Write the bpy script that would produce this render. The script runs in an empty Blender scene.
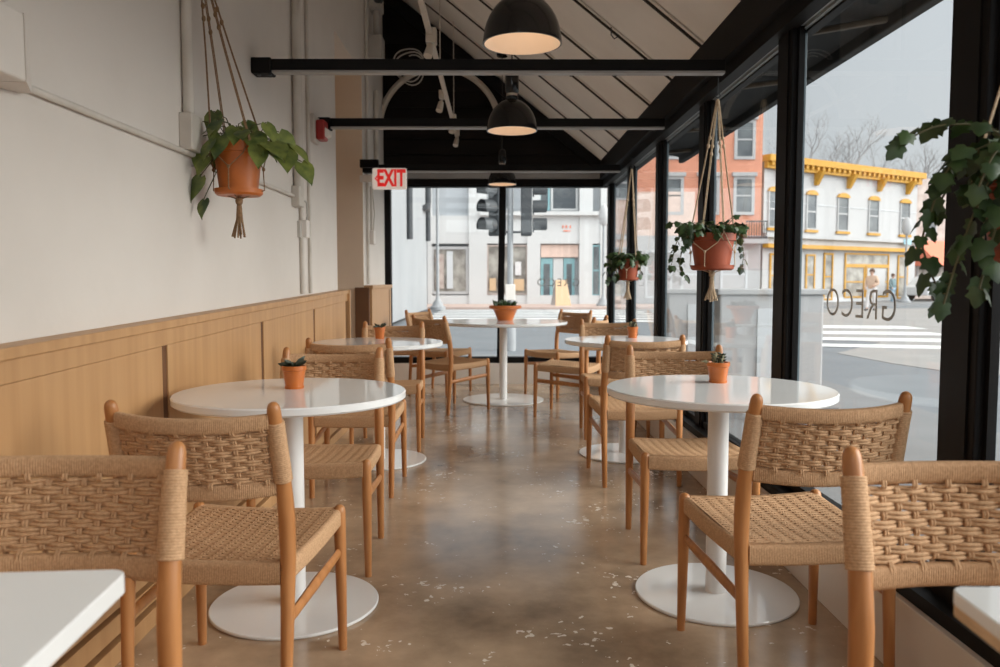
import bpy, math, random
from mathutils import Vector, Matrix, Quaternion
random.seed(7)
PI = math.pi
SC = bpy.context.scene
COL = SC.collection

# ------------------------------------------------------------------ mesh builder
class MB:
    def __init__(s):
        s.v = []; s.f = []
    def add(s, vs, fs):
        b = len(s.v); s.v.extend([tuple(p) for p in vs]); s.f.extend([tuple(b + i for i in f) for f in fs]); return s
    def box(s, x0, x1, y0, y1, z0, z1):
        v = [(x0,y0,z0),(x1,y0,z0),(x1,y1,z0),(x0,y1,z0),(x0,y0,z1),(x1,y0,z1),(x1,y1,z1),(x0,y1,z1)]
        return s.add(v, [(0,3,2,1),(4,5,6,7),(0,1,5,4),(1,2,6,5),(2,3,7,6),(3,0,4,7)])
    def hexa(s, b, t):   # bottom quad, top quad (ccw seen from above)
        return s.add(list(b) + list(t), [(0,3,2,1),(4,5,6,7),(0,1,5,4),(1,2,6,5),(2,3,7,6),(3,0,4,7)])
    def prism(s, poly, axis, a, b):   # polygon extruded along axis (0,1,2)
        n = len(poly)
        def P(p, t):
            q = list(p); q.insert(axis, t); return q
        vs = [P(p, a) for p in poly] + [P(p, b) for p in poly]
        fs = [tuple(range(n))[::-1], tuple(range(n, 2 * n))] + [(i, (i + 1) % n, n + (i + 1) % n, n + i) for i in range(n)]
        return s.add(vs, fs)
    def tube(s, pts, r, n=8, caps=True, flat=1.0, up=None):
        pts = [Vector(p) for p in pts]; m = len(pts)
        if not hasattr(r, '__len__'): r = [r] * m
        vs = []; prev = None
        for i, p in enumerate(pts):
            t = (pts[min(i + 1, m - 1)] - pts[max(i - 1, 0)])
            t = t.normalized() if t.length > 1e-9 else Vector((0, 0, 1))
            if prev is None:
                a = Vector(up) if up else (Vector((0, 0, 1)) if abs(t.z) < .9 else Vector((1, 0, 0)))
            else: a = prev
            u = (a - t * a.dot(t)).normalized(); w = t.cross(u); prev = u
            for k in range(n):
                q = 2 * PI * k / n
                vs.append(p + (u * math.cos(q) + w * math.sin(q) * flat) * r[i])
        fs = []
        for i in range(m - 1):
            for k in range(n):
                k2 = (k + 1) % n
                fs.append((i*n + k, i*n + k2, (i+1)*n + k2, (i+1)*n + k))
        if caps:
            fs.append(tuple(range(n))[::-1]); fs.append(tuple((m-1)*n + k for k in range(n)))
        return s.add(vs, fs)
    def lathe(s, prof, c=(0, 0, 0), n=32, close=False, axis=2):   # prof [(r,z)]
        vs = []; m = len(prof)
        for (r, z) in prof:
            for k in range(n):
                q = 2 * PI * k / n
                p = [r * math.cos(q), r * math.sin(q)]
                p.insert(axis, z)
                if axis == 1: p = [p[0], p[1], -p[2]]
                vs.append((c[0] + p[0], c[1] + p[1], c[2] + p[2]))
        fs = []
        for i in range(m - 1 if not close else m):
            j = (i + 1) % m
            for k in range(n):
                k2 = (k + 1) % n
                fs.append((i*n + k, i*n + k2, j*n + k2, j*n + k))
        if not close:
            if prof[0][0] > 1e-6: fs.append(tuple(range(n))[::-1])
            if prof[-1][0] > 1e-6: fs.append(tuple((m-1)*n + k for k in range(n)))
        return s.add(vs, fs)
    def ball(s, c, r, n=12, sz=1.0):
        prof = [(max(1e-5, r * math.sin(PI * i / 8)), -r * sz * math.cos(PI * i / 8)) for i in range(9)]
        return s.lathe(prof, c, n)
    def build(s, name, mat, parent=None, smooth=False, bevel=0, angle=40, seg=2):
        me = bpy.data.meshes.new(name); me.from_pydata(s.v, [], s.f); me.update()
        if smooth:
            me.polygons.foreach_set('use_smooth', [True] * len(me.polygons))
            try: me.set_sharp_from_angle(angle=math.radians(angle))
            except Exception: pass
        me.materials.append(mat)
        o = bpy.data.objects.new(name, me); COL.objects.link(o)
        if parent is not None: o.parent = parent
        if bevel:
            m = o.modifiers.new('bevel', 'BEVEL'); m.width = bevel; m.segments = seg; m.limit_method = 'ANGLE'; m.angle_limit = math.radians(40)
        return o

def thing(name, label, cat, loc=(0, 0, 0), rz=0, group=None):
    o = bpy.data.objects.new(name, None); COL.objects.link(o)
    o.empty_display_size = .1
    o.location = loc; o.rotation_euler = (0, 0, rz); tag(o, label, cat, group); return o
def tag(o, label, cat, group=None, kind='thing'):
    o['label'] = label; o['category'] = cat; o['kind'] = kind
    if group: o['group'] = group
    return o
def struct(o):
    o['kind'] = 'structure'; return o
def sroot(name, loc=(0, 0, 0)):
    o = bpy.data.objects.new(name, None); COL.objects.link(o); o.empty_display_size = .1; o.location = loc; o['kind'] = 'structure'; return o
def dup(root, loc, rz, label, group=None):
    r = root.copy(); COL.objects.link(r); r.location = loc; r.rotation_euler = (0, 0, rz); r['label'] = label
    if group: r['group'] = group
    for ch in list(root.children):
        c = ch.copy(); COL.objects.link(c); c.parent = r
        for g in ch.children:
            d = g.copy(); COL.objects.link(d); d.parent = c
    return r
def place(o, loc, rz=0, s=1):
    o.location = loc; o.rotation_euler = (0, 0, rz); o.scale = (s, s, s); return o

# ------------------------------------------------------------------ materials
def mat(name, c, rough=.6, c2=None, scale=8, stretch=(1, 1, 1), bump=0, metal=0, spec=.5, detail=4, bscale=None, lo=.35, hi=.65, emit=0, coat=0, sub=0):
    m = bpy.data.materials.new(name); m.use_nodes = True
    nt = m.node_tree; b = nt.nodes['Principled BSDF']
    b.inputs['Base Color'].default_value = (*c, 1); b.inputs['Roughness'].default_value = rough
    b.inputs['Metallic'].default_value = metal; b.inputs['Specular IOR Level'].default_value = spec
    if coat: b.inputs['Coat Weight'].default_value = coat; b.inputs['Coat Roughness'].default_value = .08
    if emit:
        b.inputs['Emission Color'].default_value = (*c, 1); b.inputs['Emission Strength'].default_value = emit
    tc = nt.nodes.new('ShaderNodeTexCoord'); mp = nt.nodes.new('ShaderNodeMapping')
    mp.inputs['Scale'].default_value = stretch
    nt.links.new(tc.outputs['Object'], mp.inputs['Vector'])
    nz = nt.nodes.new('ShaderNodeTexNoise'); nz.inputs['Scale'].default_value = scale; nz.inputs['Detail'].default_value = detail
    nt.links.new(mp.outputs['Vector'], nz.inputs['Vector'])
    rp = nt.nodes.new('ShaderNodeValToRGB')
    c2 = c2 or tuple(x * .9 for x in c)
    rp.color_ramp.elements[0].position = lo; rp.color_ramp.elements[1].position = hi
    rp.color_ramp.elements[0].color = (*c2, 1); rp.color_ramp.elements[1].color = (*c, 1)
    nt.links.new(nz.outputs['Fac'], rp.inputs['Fac']); nt.links.new(rp.outputs['Color'], b.inputs['Base Color'])
    if bump:
        bp = nt.nodes.new('ShaderNodeBump'); bp.inputs['Strength'].default_value = bump; bp.inputs['Distance'].default_value = .01
        if bscale:
            n2 = nt.nodes.new('ShaderNodeTexNoise'); n2.inputs['Scale'].default_value = bscale; n2.inputs['Detail'].default_value = 3
            nt.links.new(mp.outputs['Vector'], n2.inputs['Vector']); src = n2
        else: src = nz
        nt.links.new(src.outputs['Fac'], bp.inputs['Height']); nt.links.new(bp.outputs['Normal'], b.inputs['Normal'])
    return m

M = {}
M['wall'] = mat('white_wall_paint', (.70, .645, .59), .75, (.66, .605, .55), 2.2, bump=.15, bscale=14)
M['tan'] = mat('tan_wall_paint', (.76, .62, .48), .75, (.72, .58, .45), 3)  # warm shade of the recess put into the wall colour
M['oak'] = mat('light_oak_panel', (.51, .29, .132), .45, (.44, .24, .104), 3.0, (6, 6, .35), bump=.03, detail=6)
M['oak_dark'] = mat('oak_shadow_gap', (.15, .062, .022), .6, (.12, .048, .017), 5)
M['teak'] = mat('orange_oak_chair_wood', (.475, .208, .072), .36, (.37, .148, .046), 5, (7, 7, .7), bump=.02, detail=6, spec=.45)
M['cord'] = mat('danish_paper_cord', (.55, .335, .185), .8, (.43, .25, .125), 170, bump=.08, detail=2)
M['white'] = mat('white_gloss_laminate', (.80, .80, .79), .06, (.78, .78, .77), 3, spec=.5)
M['whitemetal'] = mat('white_powder_coat', (.78, .765, .745), .28, (.76, .745, .725), 3)
M['ply'] = mat('birch_ply_edge', (.62, .44, .27), .5, (.5, .33, .19), 30, (1, 1, 8))
M['black'] = mat('black_steel_paint', (.0075, .0065, .006), .55, (.006, .005, .005), 6, spec=.14)
M['blackwall'] = mat('black_painted_boards', (.012, .009, .008), .7, (.008, .006, .005), 3, spec=.14)
M['terra'] = mat('terracotta', (.54, .142, .018), .42, (.44, .11, .015), 9, bump=.05)
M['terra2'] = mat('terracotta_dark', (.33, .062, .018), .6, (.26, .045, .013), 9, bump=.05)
M['terrain'] = mat('orange_glazed_pot', (.54, .145, .024), .32, (.46, .12, .02), 9)
M['soil'] = mat('potting_soil', (.03, .02, .014), .95, (.015, .01, .008), 60, bump=.4)
M['ivy'] = mat('ivy_leaf', (.045, .085, .022), .42, (.022, .048, .014), 22)
M['ivy2'] = mat('pothos_leaf', (.20, .235, .05), .42, (.04, .075, .02), 16)
M['vine'] = mat('vine_stem', (.09, .08, .03), .7)
M['succ'] = mat('succulent_leaf', (.05, .065, .035), .5, (.035, .04, .025), 30)
M['cactus'] = mat('pale_cactus', (.30, .25, .14), .7, (.10, .10, .05), 90)
M['rope'] = mat('macrame_rope', (.30, .18, .095), .9, (.21, .12, .055), 90, bump=.3)
M['rope2'] = mat('macrame_rope_pale', (.56, .43, .30), .9, (.44, .32, .2), 90, bump=.3)
M['lampblack'] = mat('black_enamel', (.010, .009, .009), .16, (.008, .008, .008), 4, spec=.5)
M['lampin'] = mat('cream_enamel', (.80, .70, .60), .5, (.77, .67, .57), 4)
M['brass'] = mat('pale_metal', (.55, .47, .38), .35, metal=.8)
M['bulb'] = mat('warm_bulb', (1.0, .72, .45), .4, emit=1.2)
M['track'] = mat('white_track_metal', (.62, .55, .47), .5, (.58, .51, .43), 5)
M['pipe'] = mat('painted_conduit', (.64, .59, .53), .6, (.55, .50, .44), 5)
M['greybox'] = mat('grey_electrical_box', (.50, .47, .43), .5, (.45, .42, .38), 6)
M['gap'] = mat('dark_gap', (.035, .026, .02), .9)
M['board'] = mat('white_roof_board', (.86, .81, .75), .75, (.80, .75, .69), 2.5, bump=.08)
M['exit_white'] = mat('exit_sign_case', (.78, .72, .66), .45)
M['exit_face'] = mat('lit_exit_face', (.80, .70, .62), .45, emit=.30)
M['red'] = mat('exit_red', (.78, .025, .02), .4, (.72, .02, .016), 8, emit=.35)
M['redplastic'] = mat('red_plastic', (.35, .02, .015), .4)
M['decal'] = mat('grey_window_lettering', (.33, .315, .305), .6)
# outdoors
M['asphalt'] = mat('grey_asphalt', (.175, .19, .205), .9, (.155, .17, .185), .9)
M['asphalt2'] = mat('worn_pale_asphalt', (.30, .29, .28), .9, (.265, .255, .245), .7)
M['paint'] = mat('white_road_paint', (.80, .80, .79), .8, (.70, .70, .69), 2.5)
M['sidewalk'] = mat('concrete_sidewalk', (.215, .22, .225), .9, (.185, .19, .195), 1.2)
M['brickwalk'] = mat('pink_brick_sidewalk', (.55, .42, .37), .9, (.48, .36, .31), 3)
M['bwhite'] = mat('white_facade_paint', (.44, .435, .435), .8, (.41, .405, .405), .6)
M['bgrey'] = mat('pale_grey_facade', (.56, .575, .59), .8, (.53, .545, .56), .6)
M['shopwhite'] = mat('bright_white_shopfront', (.57, .57, .565), .8, (.54, .54, .535), .6)
M['shopgrey'] = mat('light_grey_shop_wall', (.43, .45, .47), .8, (.40, .42, .44), .6)
M['midgrey'] = mat('mid_grey_render', (.30, .31, .32), .85, (.275, .285, .295), .5)
M['alu'] = mat('grey_aluminium_channel', (.34, .355, .36), .4, (.30, .31, .315), 5)  # sky-lit underside of the window head put into the colour
M['bluesteel'] = mat('blue_grey_steel_frame', (.15, .19, .21), .45, (.13, .165, .185), 4)  # daylight on the post frame faces put into the colour
M['flange'] = mat('grey_steel_flange', (.34, .325, .31), .4, (.29, .275, .26), 4)  # window light on the beam underside put into the steel colour
M['yellow'] = mat('yellow_facade_trim', (.52, .27, .025), .7, (.47, .235, .02), 2)
M['glassdark'] = mat('dark_window_glass', (.17, .185, .19), .5, (.09, .10, .11), .9, spec=.2)
M['glasspale'] = mat('pale_shop_glass', (.40, .38, .34), .5, (.17, .155, .14), 1.6, spec=.2)
M['teal'] = mat('teal_shop_door', (.22, .40, .43), .5)
M['pinkish'] = mat('pale_pink_soffit', (.70, .52, .44), .8)
M['stone'] = mat('weathered_stone_wall', (.50, .42, .38), .9, (.36, .29, .26), 2)
M['awnred'] = mat('coral_awning', (.75, .22, .13), .8)
M['iron'] = mat('dark_iron', (.05, .055, .06), .6)
M['poleg'] = mat('grey_pole_paint', (.30, .31, .32), .6)
M['bark'] = mat('bare_branch', (.34, .325, .32), .95)
M['skin'] = mat('skin', (.55, .33, .24), .6)
M['beige'] = mat('beige_jacket', (.58, .40, .29), .9)
M['palecloth'] = mat('pale_trousers', (.68, .66, .66), .9)
M['hair'] = mat('brown_hair', (.10, .045, .025), .8)
M['tealcloth'] = mat('grey_teal_top', (.16, .24, .26), .9)
M['jeans'] = mat('blue_jeans', (.30, .42, .52), .9)
M['awn'] = mat('black_awning_canvas', (.014, .014, .014), .75, (.010, .010, .010), 5)
M['awnmetal'] = mat('worn_awning_frame', (.16, .13, .10), .5, (.10, .08, .06), 9)
M['carpaint'] = mat('silver_car_paint', (.62, .63, .64), .3)
M['tyre'] = mat('black_tyre', (.02, .02, .02), .8)
M['bluesign'] = mat('pale_blue_sign', (.30, .55, .66), .6)
M['shirtwhite'] = M['palecloth']

def brick_mat():
    m = bpy.data.materials.new('orange_red_brick'); m.use_nodes = True; nt = m.node_tree; b = nt.nodes['Principled BSDF']
    tc = nt.nodes.new('ShaderNodeTexCoord'); mp = nt.nodes.new('ShaderNodeMapping'); mp.inputs['Rotation'].default_value = (PI/2, 0, 0)
    br = nt.nodes.new('ShaderNodeTexBrick'); br.inputs['Scale'].default_value = 2.2
    br.inputs['Color1'].default_value = (.66, .28, .18, 1); br.inputs['Color2'].default_value = (.60, .25, .155, 1); br.inputs['Mortar'].default_value = (.62, .37, .28, 1)
    br.inputs['Mortar Size'].default_value = .012
    nt.links.new(tc.outputs['Object'], mp.inputs['Vector']); nt.links.new(mp.outputs['Vector'], br.inputs['Vector'])
    nt.links.new(br.outputs['Color'], b.inputs['Base Color']); b.inputs['Roughness'].default_value = .9
    return m
M['brick'] = brick_mat()

def floor_mat():
    m = bpy.data.materials.new('polished_concrete'); m.use_nodes = True; nt = m.node_tree; b = nt.nodes['Principled BSDF']
    N = nt.nodes.new; L = nt.links.new
    tc = N('ShaderNodeTexCoord')
    n1 = N('ShaderNodeTexNoise'); n1.inputs['Scale'].default_value = 1.6; n1.inputs['Detail'].default_value = 7; n1.inputs['Roughness'].default_value = .62
    L(tc.outputs['Object'], n1.inputs['Vector'])
    r1 = N('ShaderNodeValToRGB'); r1.color_ramp.elements[0].position = .3; r1.color_ramp.elements[1].position = .72
    r1.color_ramp.elements[0].color = (.18, .122, .078, 1); r1.color_ramp.elements[1].color = (.62, .45, .30, 1)
    L(n1.outputs['Fac'], r1.inputs['Fac'])
    # pale aggregate flecks, clustered
    v = N('ShaderNodeTexVoronoi'); v.inputs['Scale'].default_value = 34; v.inputs['Randomness'].default_value = 1
    nw = N('ShaderNodeTexNoise'); nw.inputs['Scale'].default_value = 30; nw.inputs['Detail'].default_value = 3
    L(tc.outputs['Object'], nw.inputs['Vector'])
    mix = N('ShaderNodeMixRGB'); mix.blend_type = 'LINEAR_LIGHT'; mix.inputs['Fac'].default_value = .035
    L(tc.outputs['Object'], mix.inputs['Color1']); L(nw.outputs['Color'], mix.inputs['Color2']); L(mix.outputs['Color'], v.inputs['Vector'])
    n2 = N('ShaderNodeTexNoise'); n2.inputs['Scale'].default_value = 2.7; n2.inputs['Detail'].default_value = 2
    mo = N('ShaderNodeMapping'); mo.inputs['Location'].default_value = (3.1, 1.7, 0)
    L(tc.outputs['Object'], mo.inputs['Vector']); L(mo.outputs['Vector'], n2.inputs['Vector'])
    rr = N('ShaderNodeMapRange'); rr.inputs['From Min'].default_value = .43; rr.inputs['From Max'].default_value = .68; rr.inputs['To Min'].default_value = 0; rr.inputs['To Max'].default_value = .55
    L(n2.outputs['Fac'], rr.inputs['Value'])
    # only some cells carry a fleck
    sp = N('ShaderNodeSeparateColor'); L(v.outputs['Color'], sp.inputs['Color'])
    gt = N('ShaderNodeMath'); gt.operation = 'GREATER_THAN'; gt.inputs[1].default_value = .5; L(sp.outputs['Red'], gt.inputs[0])
    mu = N('ShaderNodeMath'); mu.operation = 'MULTIPLY'; L(rr.outputs['Result'], mu.inputs[0]); L(sp.outputs['Green'], mu.inputs[1])
    lt = N('ShaderNodeMath'); lt.operation = 'LESS_THAN'; L(v.outputs['Distance'], lt.inputs[0]); L(mu.outputs['Value'], lt.inputs[1])
    an = N('ShaderNodeMath'); an.operation = 'MULTIPLY'; L(lt.outputs['Value'], an.inputs[0]); L(gt.outputs['Value'], an.inputs[1])
    mx = N('ShaderNodeMixRGB'); mx.inputs['Color2'].default_value = (.80, .72, .62, 1)
    L(an.outputs['Value'], mx.inputs['Fac']); L(r1.outputs['Color'], mx.inputs['Color1']); L(mx.outputs['Color'], b.inputs['Base Color'])
    rg = N('ShaderNodeMapRange'); rg.inputs['To Min'].default_value = .10; rg.inputs['To Max'].default_value = .26; L(n1.outputs['Fac'], rg.inputs['Value']); L(rg.outputs['Result'], b.inputs['Roughness']); b.inputs['Specular IOR Level'].default_value = .75
    bp = N('ShaderNodeBump'); bp.inputs['Strength'].default_value = .06; bp.inputs['Distance'].default_value = .01
    n3 = N('ShaderNodeTexNoise'); n3.inputs['Scale'].default_value = 9; L(tc.outputs['Object'], n3.inputs['Vector']); L(n3.outputs['Fac'], bp.inputs['Height']); L(bp.outputs['Normal'], b.inputs['Normal'])
    return m
M['floor'] = floor_mat()

def glass_mat():
    m = bpy.data.materials.new('clear_window_glass'); m.use_nodes = True; nt = m.node_tree
    for n in list(nt.nodes): nt.nodes.remove(n)
    o = nt.nodes.new('ShaderNodeOutputMaterial'); t = nt.nodes.new('ShaderNodeBsdfTransparent'); g = nt.nodes.new('ShaderNodeBsdfGlossy')
    t.inputs['Color'].default_value = (.97, .985, .98, 1); g.inputs['Roughness'].default_value = .01
    lw = nt.nodes.new('ShaderNodeLayerWeight'); lw.inputs['Blend'].default_value = .5; pw = nt.nodes.new('ShaderNodeMath'); pw.operation = 'POWER'; pw.inputs[1].default_value = 5
    nt.links.new(lw.outputs['Facing'], pw.inputs[0])
    f = nt.nodes.new('ShaderNodeMath'); f.operation = 'MULTIPLY_ADD'; f.inputs[1].default_value = .6; f.inputs[2].default_value = .025
    nt.links.new(pw.outputs[0], f.inputs[0])
    mx = nt.nodes.new('ShaderNodeMixShader')
    nt.links.new(f.outputs[0], mx.inputs[0]); nt.links.new(t.outputs[0], mx.inputs[1]); nt.links.new(g.outputs[0], mx.inputs[2]); nt.links.new(mx.outputs[0], o.inputs[0])
    return m
M['glass'] = glass_mat()

# ------------------------------------------------------------------ room shell
# camera at the origin looking along +Y; left wall X=-1.22, glazed wall X=1.27, far glazing Y=8.93
YB = -2.2
def roof_z(x): return 2.44 + (1.18 - x) * .80
FARY = 8.90
o = MB().box(-2.45, 1.20, YB, FARY + .1, -.12, 0).build('floor', M['floor']); struct(o)
# left wall: run, head over the doorway recess, pier
w = MB()
w.box(-1.36, -1.22, YB, 6.22, 0, 4.75)
w.box(-1.36, -1.22, 6.22, 7.47, 3.05, 4.75)
w.box(-1.60, -1.22, 7.47, FARY + .1, 0, 4.75)
struct(w.build('wall_left', M['wall']))
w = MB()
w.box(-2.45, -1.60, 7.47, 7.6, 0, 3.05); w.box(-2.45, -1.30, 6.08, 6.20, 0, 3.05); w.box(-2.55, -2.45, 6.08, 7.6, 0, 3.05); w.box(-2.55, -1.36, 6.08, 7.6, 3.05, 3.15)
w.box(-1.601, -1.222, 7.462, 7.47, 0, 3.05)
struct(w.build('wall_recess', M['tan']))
# wall behind the camera
struct(MB().box(-1.36, 1.4, YB - .12, YB, 0, 2.30).build('wall_back', M['wall']))
wb = sroot('window_7')  # unseen gable glazing, added to let sky light onto the ceiling
f = MB()
f.box(-1.36, 1.36, YB - .1, YB - .02, 2.30, 2.37)
for x in (-1.3, -.45, .42): f.box(x - .03, x + .03, YB - .1, YB - .02, 2.37, roof_z(x))
f.build('window_frame', M['black'], wb)
MB().prism([(-1.33, 2.36), (1.27, 2.36), (-1.33, roof_z(-1.33))], 1, YB - .065, YB - .055).build('pane', M['glass'], wb)

# far gable wall (black boards) above the glazing
g = MB()
xs = [-1.24, 1.34]
g.prism([(-1.24, 2.21), (1.34, 2.21), (1.34, 2.50), (-1.24, roof_z(-1.24) + .1)], 1, FARY - .02, FARY + .14)
gw = g.build('wall_far', M['blackwall']); struct(gw)
b = MB()
for i in range(9):
    z = 2.36 + i * .17
    xr = min(1.2, 1.18 - (z + .03 - 2.44) / .8)
    if xr > -1.1: b.box(-1.2, xr, FARY - .035, FARY - .018, z, z + .155)
b.build('cladding', M['blackwall'], gw)
b = MB()
p0 = (1.22, 2.42); p1 = (-1.22, roof_z(-1.22) - .06)
b.prism([(p0[0], p0[1]), (p0[0], p0[1] - .14), (p1[0], p1[1] - .14), (p1[0], p1[1])], 1, FARY - .09, FARY - .018)
b.build('rake_board', M['black'], gw)

# sloping board ceiling
cl = sroot('ceiling')
b = MB()
ys = [YB, -.75, 0, .75, 1.5, 2.25, 3.0, 3.75, 4.5, 5.25, 6.0, 6.75, 7.5, 8.2, FARY + .1]
def slab(y0, y1, off, th, x0=1.22, x1=-1.30):
    z0 = roof_z(x0) + off; z1 = roof_z(x1) + off
    return ([(x1, y0, z1), (x0, y0, z0), (x0, y1, z0), (x1, y1, z1)], [(x1, y0, z1 + th), (x0, y0, z0 + th), (x0, y1, z0 + th), (x1, y1, z1 + th)])
for y0, y1 in zip(ys[:-1], ys[1:]):
    MB().hexa(*slab(y0 + .016, y1 - .016, 0, .03)).build('roof_board', M['board'], cl)
MB().hexa(*slab(YB, FARY + .1, .032, .05)).build('roof_deck', M['gap'], cl)
b = MB()
for y in ys[1:-1]:
    b.hexa(*slab(y + .045, y + .065, -.014, .014))
b.build('roof_batten', M['gap'], cl)
bb = MB()
for (x, y) in ((.55, 3.77), (.2, 4.5), (.75, 5.27), (.85, 5.9), (.35, 6.0), (.6, 6.7)):
    z = roof_z(x)
    bb.tube([(x, y, z), (x, y, z - .05), (x + .02, y, z - .075), (x + .045, y, z - .06)], .004, 6)
bb.build('roof_hook', M['iron'], cl)

# right glazed wall: low wall, black sill, posts, header
struct(MB().box(1.165, 1.36, YB, FARY, 0, .235).build('wall_right', M['wall'], bevel=.004))
struct(MB().box(-1.6, 1.165, FARY, FARY + .18, 0, .235).build('wall_far_low', M['wall']))
hd = sroot('trim_1')
MB().box(1.15, 1.33, YB, FARY + .12, 2.26, 2.46).build('header_beam', M['black'], hd, bevel=.004)
MB().box(1.19, 1.256, YB, FARY, 2.195, 2.26).build('window_head', M['black'], hd)
MB().box(1.258, 1.274, YB, FARY, 2.20, 2.26).build('head_channel', M['alu'], hd)
MB().box(1.278, 1.292, YB, FARY, 2.19, 2.26).build('head_channel', M['alu'], hd)
MB().box(1.293, 1.335, YB, FARY, 2.18, 2.26).build('window_head', M['black'], hd)
MB().box(-1.22, 1.30, FARY + .0, FARY + .12, 2.185, 2.23).build('window_head', M['black'], hd)
MB().box(-1.22, 1.2, FARY - .05, FARY - .0, 2.27, 2.33).build('ledger_bar', M['flange'], hd)
sl = sroot('trim_2')
MB().box(1.185, 1.33, YB, FARY + .05, .235, .275).build('window_sill', M['black'], sl)
MB().box(1.245, 1.30, YB, FARY, .275, .31).build('window_bottom_rail', M['black'], sl)
MB().box(-1.22, 1.25, FARY + .0, FARY + .13, .235, .30).build('window_bottom_rail', M['black'], sl)
posts_y = [8.675, 7.375, 6.045, 4.735, 3.385, 2.035, .635, -.705]
for i, y in enumerate(posts_y):
    r = sroot('window_post', (1.235, y, 0))
    MB().box(0, .035, .0, .17, .235, 2.30).build('post', M['black'], r, bevel=.004)
    MB().box(.035, .068, .012, .158, .235, 2.30).build('post_frame', M['bluesteel'], r, bevel=.003)
    MB().box(-.006, 0, .03, .045, .27, 2.25).build('post_bead', M['black'], r)
for i in range(len(posts_y) - 1):
    y1 = posts_y[i]; y0 = posts_y[i + 1] + .17
    r = sroot('window_%d' % (i + 8) if i > 5 else 'window_%d' % (i + 1), (1.27, y0, 0))
    if i == 0: pass
    MB().box(-.003, .003, 0, y1 - y0, .31, 2.20).build('pane', M['glass'], r)
    MB().box(-.012, .012, 0, .018, .31, 2.20).add([], []).box(-.012, .012, y1 - y0 - .018, y1 - y0, .31, 2.20).build('window_frame', M['black'], r)
# far window
fw = sroot('window_6_far' if False else 'window_9')
fr = MB()
fr.box(-1.22, -1.155, FARY, FARY + .12, .30, 2.2)
fr.build('window_frame', M['black'], fw)
MB().tube([(.055, FARY + .03, .24), (.085, FARY + .03, 2.22)], .05, 4, up=(1, 1, 0)).build('mullion', M['black'], fw)
MB().box(.045, .095, FARY - .075, FARY - .03, 2.2, 2.85).build('mullion_extension', M['black'], fw)
MB().box(-1.155, 1.25, FARY + .055, FARY + .061, .30, 2.2).build('pane', M['glass'], fw)

def text_mesh(body, name, size, m, parent=None, extrude=.001, spacing=1.0, xscale=1.0, offset=0):
    c = bpy.data.curves.new('txt', 'FONT'); c.body = body; c.size = size; c.extrude = extrude; c.align_x = 'CENTER'; c.align_y = 'CENTER'; c.space_character = spacing; c.offset = offset
    t = bpy.data.objects.new('txt', c); COL.objects.link(t)
    bpy.context.view_layer.update()
    dg = bpy.context.evaluated_depsgraph_get()
    me = bpy.data.meshes.new_from_object(t.evaluated_get(dg))
    COL.objects.unlink(t); bpy.data.objects.remove(t)
    for v in me.vertices: v.co.x *= xscale
    me.materials.clear(); me.materials.append(m)
    o = bpy.data.objects.new(name, me); COL.objects.link(o)
    if parent: o.parent = parent
    return o
# lettering on the glass, readable from the street
w5 = bpy.data.objects['window_5']
t = text_mesh('GRECO', 'lettering', .150, M['decal'], w5, .0008, 1.14, 1.0, -.0016)
t.rotation_euler = (PI/2, 0, PI/2); t.location = (.0045, 2.80 - w5.location.y, 1.065)
t = text_mesh('GRECO', 'lettering', .125, M['decal'], fw, .0008, 1.25, 1.0, -.0012)
t.rotation_euler = (PI/2, 0, PI); t.location = (.71, FARY + .066, 1.13)

# steel tie beams
for (y, z, xl) in ((4.13, 2.24, -1.22), (5.57, 2.235, -1.22), (7.50, 2.20, -1.22)):
    r = sroot('ceiling_beam', (0, y, z))
    MB().box(xl, 1.16, -.035, .035, -.034, .022).build('web', M['black'], r, bevel=.004)
    MB().box(xl, 1.16, -.032, .024, -.045, -.034).build('bottom_flange', M['flange'], r)
    MB().box(xl, xl + .10, -.05, .05, -.052, .026).build('end_bracket', M['black'], r, bevel=.006)
    bo = MB()
    for dx in (.035, .09): bo.lathe([(.009, -.012), (.009, 0)], (xl + dx, -.02, -.048), 6)
    bo.build('bolt', M['iron'], r)

# wainscot of oak panels on the left wall (top edge climbs a little towards the far end)
wc = sroot('trim_3')
def wz(y): return .957 + .0200 * y
y_end = 6.24
slots = [-1.9, -.72, .45, 1.62, 2.79, 3.96, 5.10, 6.20]
for a, bnd in zip([YB] + slots, slots + [y_end]):
    y0, y1 = a + .024, bnd - .024
    if y1 - y0 < .03: continue
    za, zb = wz(y0) - .088, wz(y1) - .088
    MB().hexa([(-1.2, y0, .15), (-1.152, y0, .15), (-1.152, y1, .15), (-1.2, y1, .15)], [(-1.2, y0, za), (-1.152, y0, za), (-1.152, y1, zb), (-1.2, y1, zb)]).build('panel', M['oak'], wc, bevel=.002)
for y in slots:
    MB().box(-1.197, -1.1575, y - .0235, y + .0235, .14, wz(y) - .088).build('panel_gap', M['oak_dark'], wc)  # dark strip fills the slot, its shade put into the colour
def wband(z0, z1, x, xb=-1.219):
    return ([(xb, YB, wz(YB) - z0), (x, YB, wz(YB) - z0), (x, y_end, wz(y_end) - z0), (xb, y_end, wz(y_end) - z0)], [(xb, YB, wz(YB) - z1), (x, YB, wz(YB) - z1), (x, y_end, wz(y_end) - z1), (xb, y_end, wz(y_end) - z1)])
MB().hexa(*wband(.087, .031, -1.149)).build('top_rail', M['oak'], wc, bevel=.002)
MB().hexa(*wband(.030, 0, -1.138)).build('cap_rail', M['oak'], wc, bevel=.004)
MB().hexa([(-1.219, YB, .0), (-1.196, YB, .0), (-1.196, y_end, .0), (-1.219, y_end, .0)], [(-1.219, YB, wz(YB) - .09), (-1.196, YB, wz(YB) - .09), (-1.196, y_end, wz(y_end) - .09), (-1.219, y_end, wz(y_end) - .09)]).build('backing', M['oak_dark'], wc)
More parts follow.
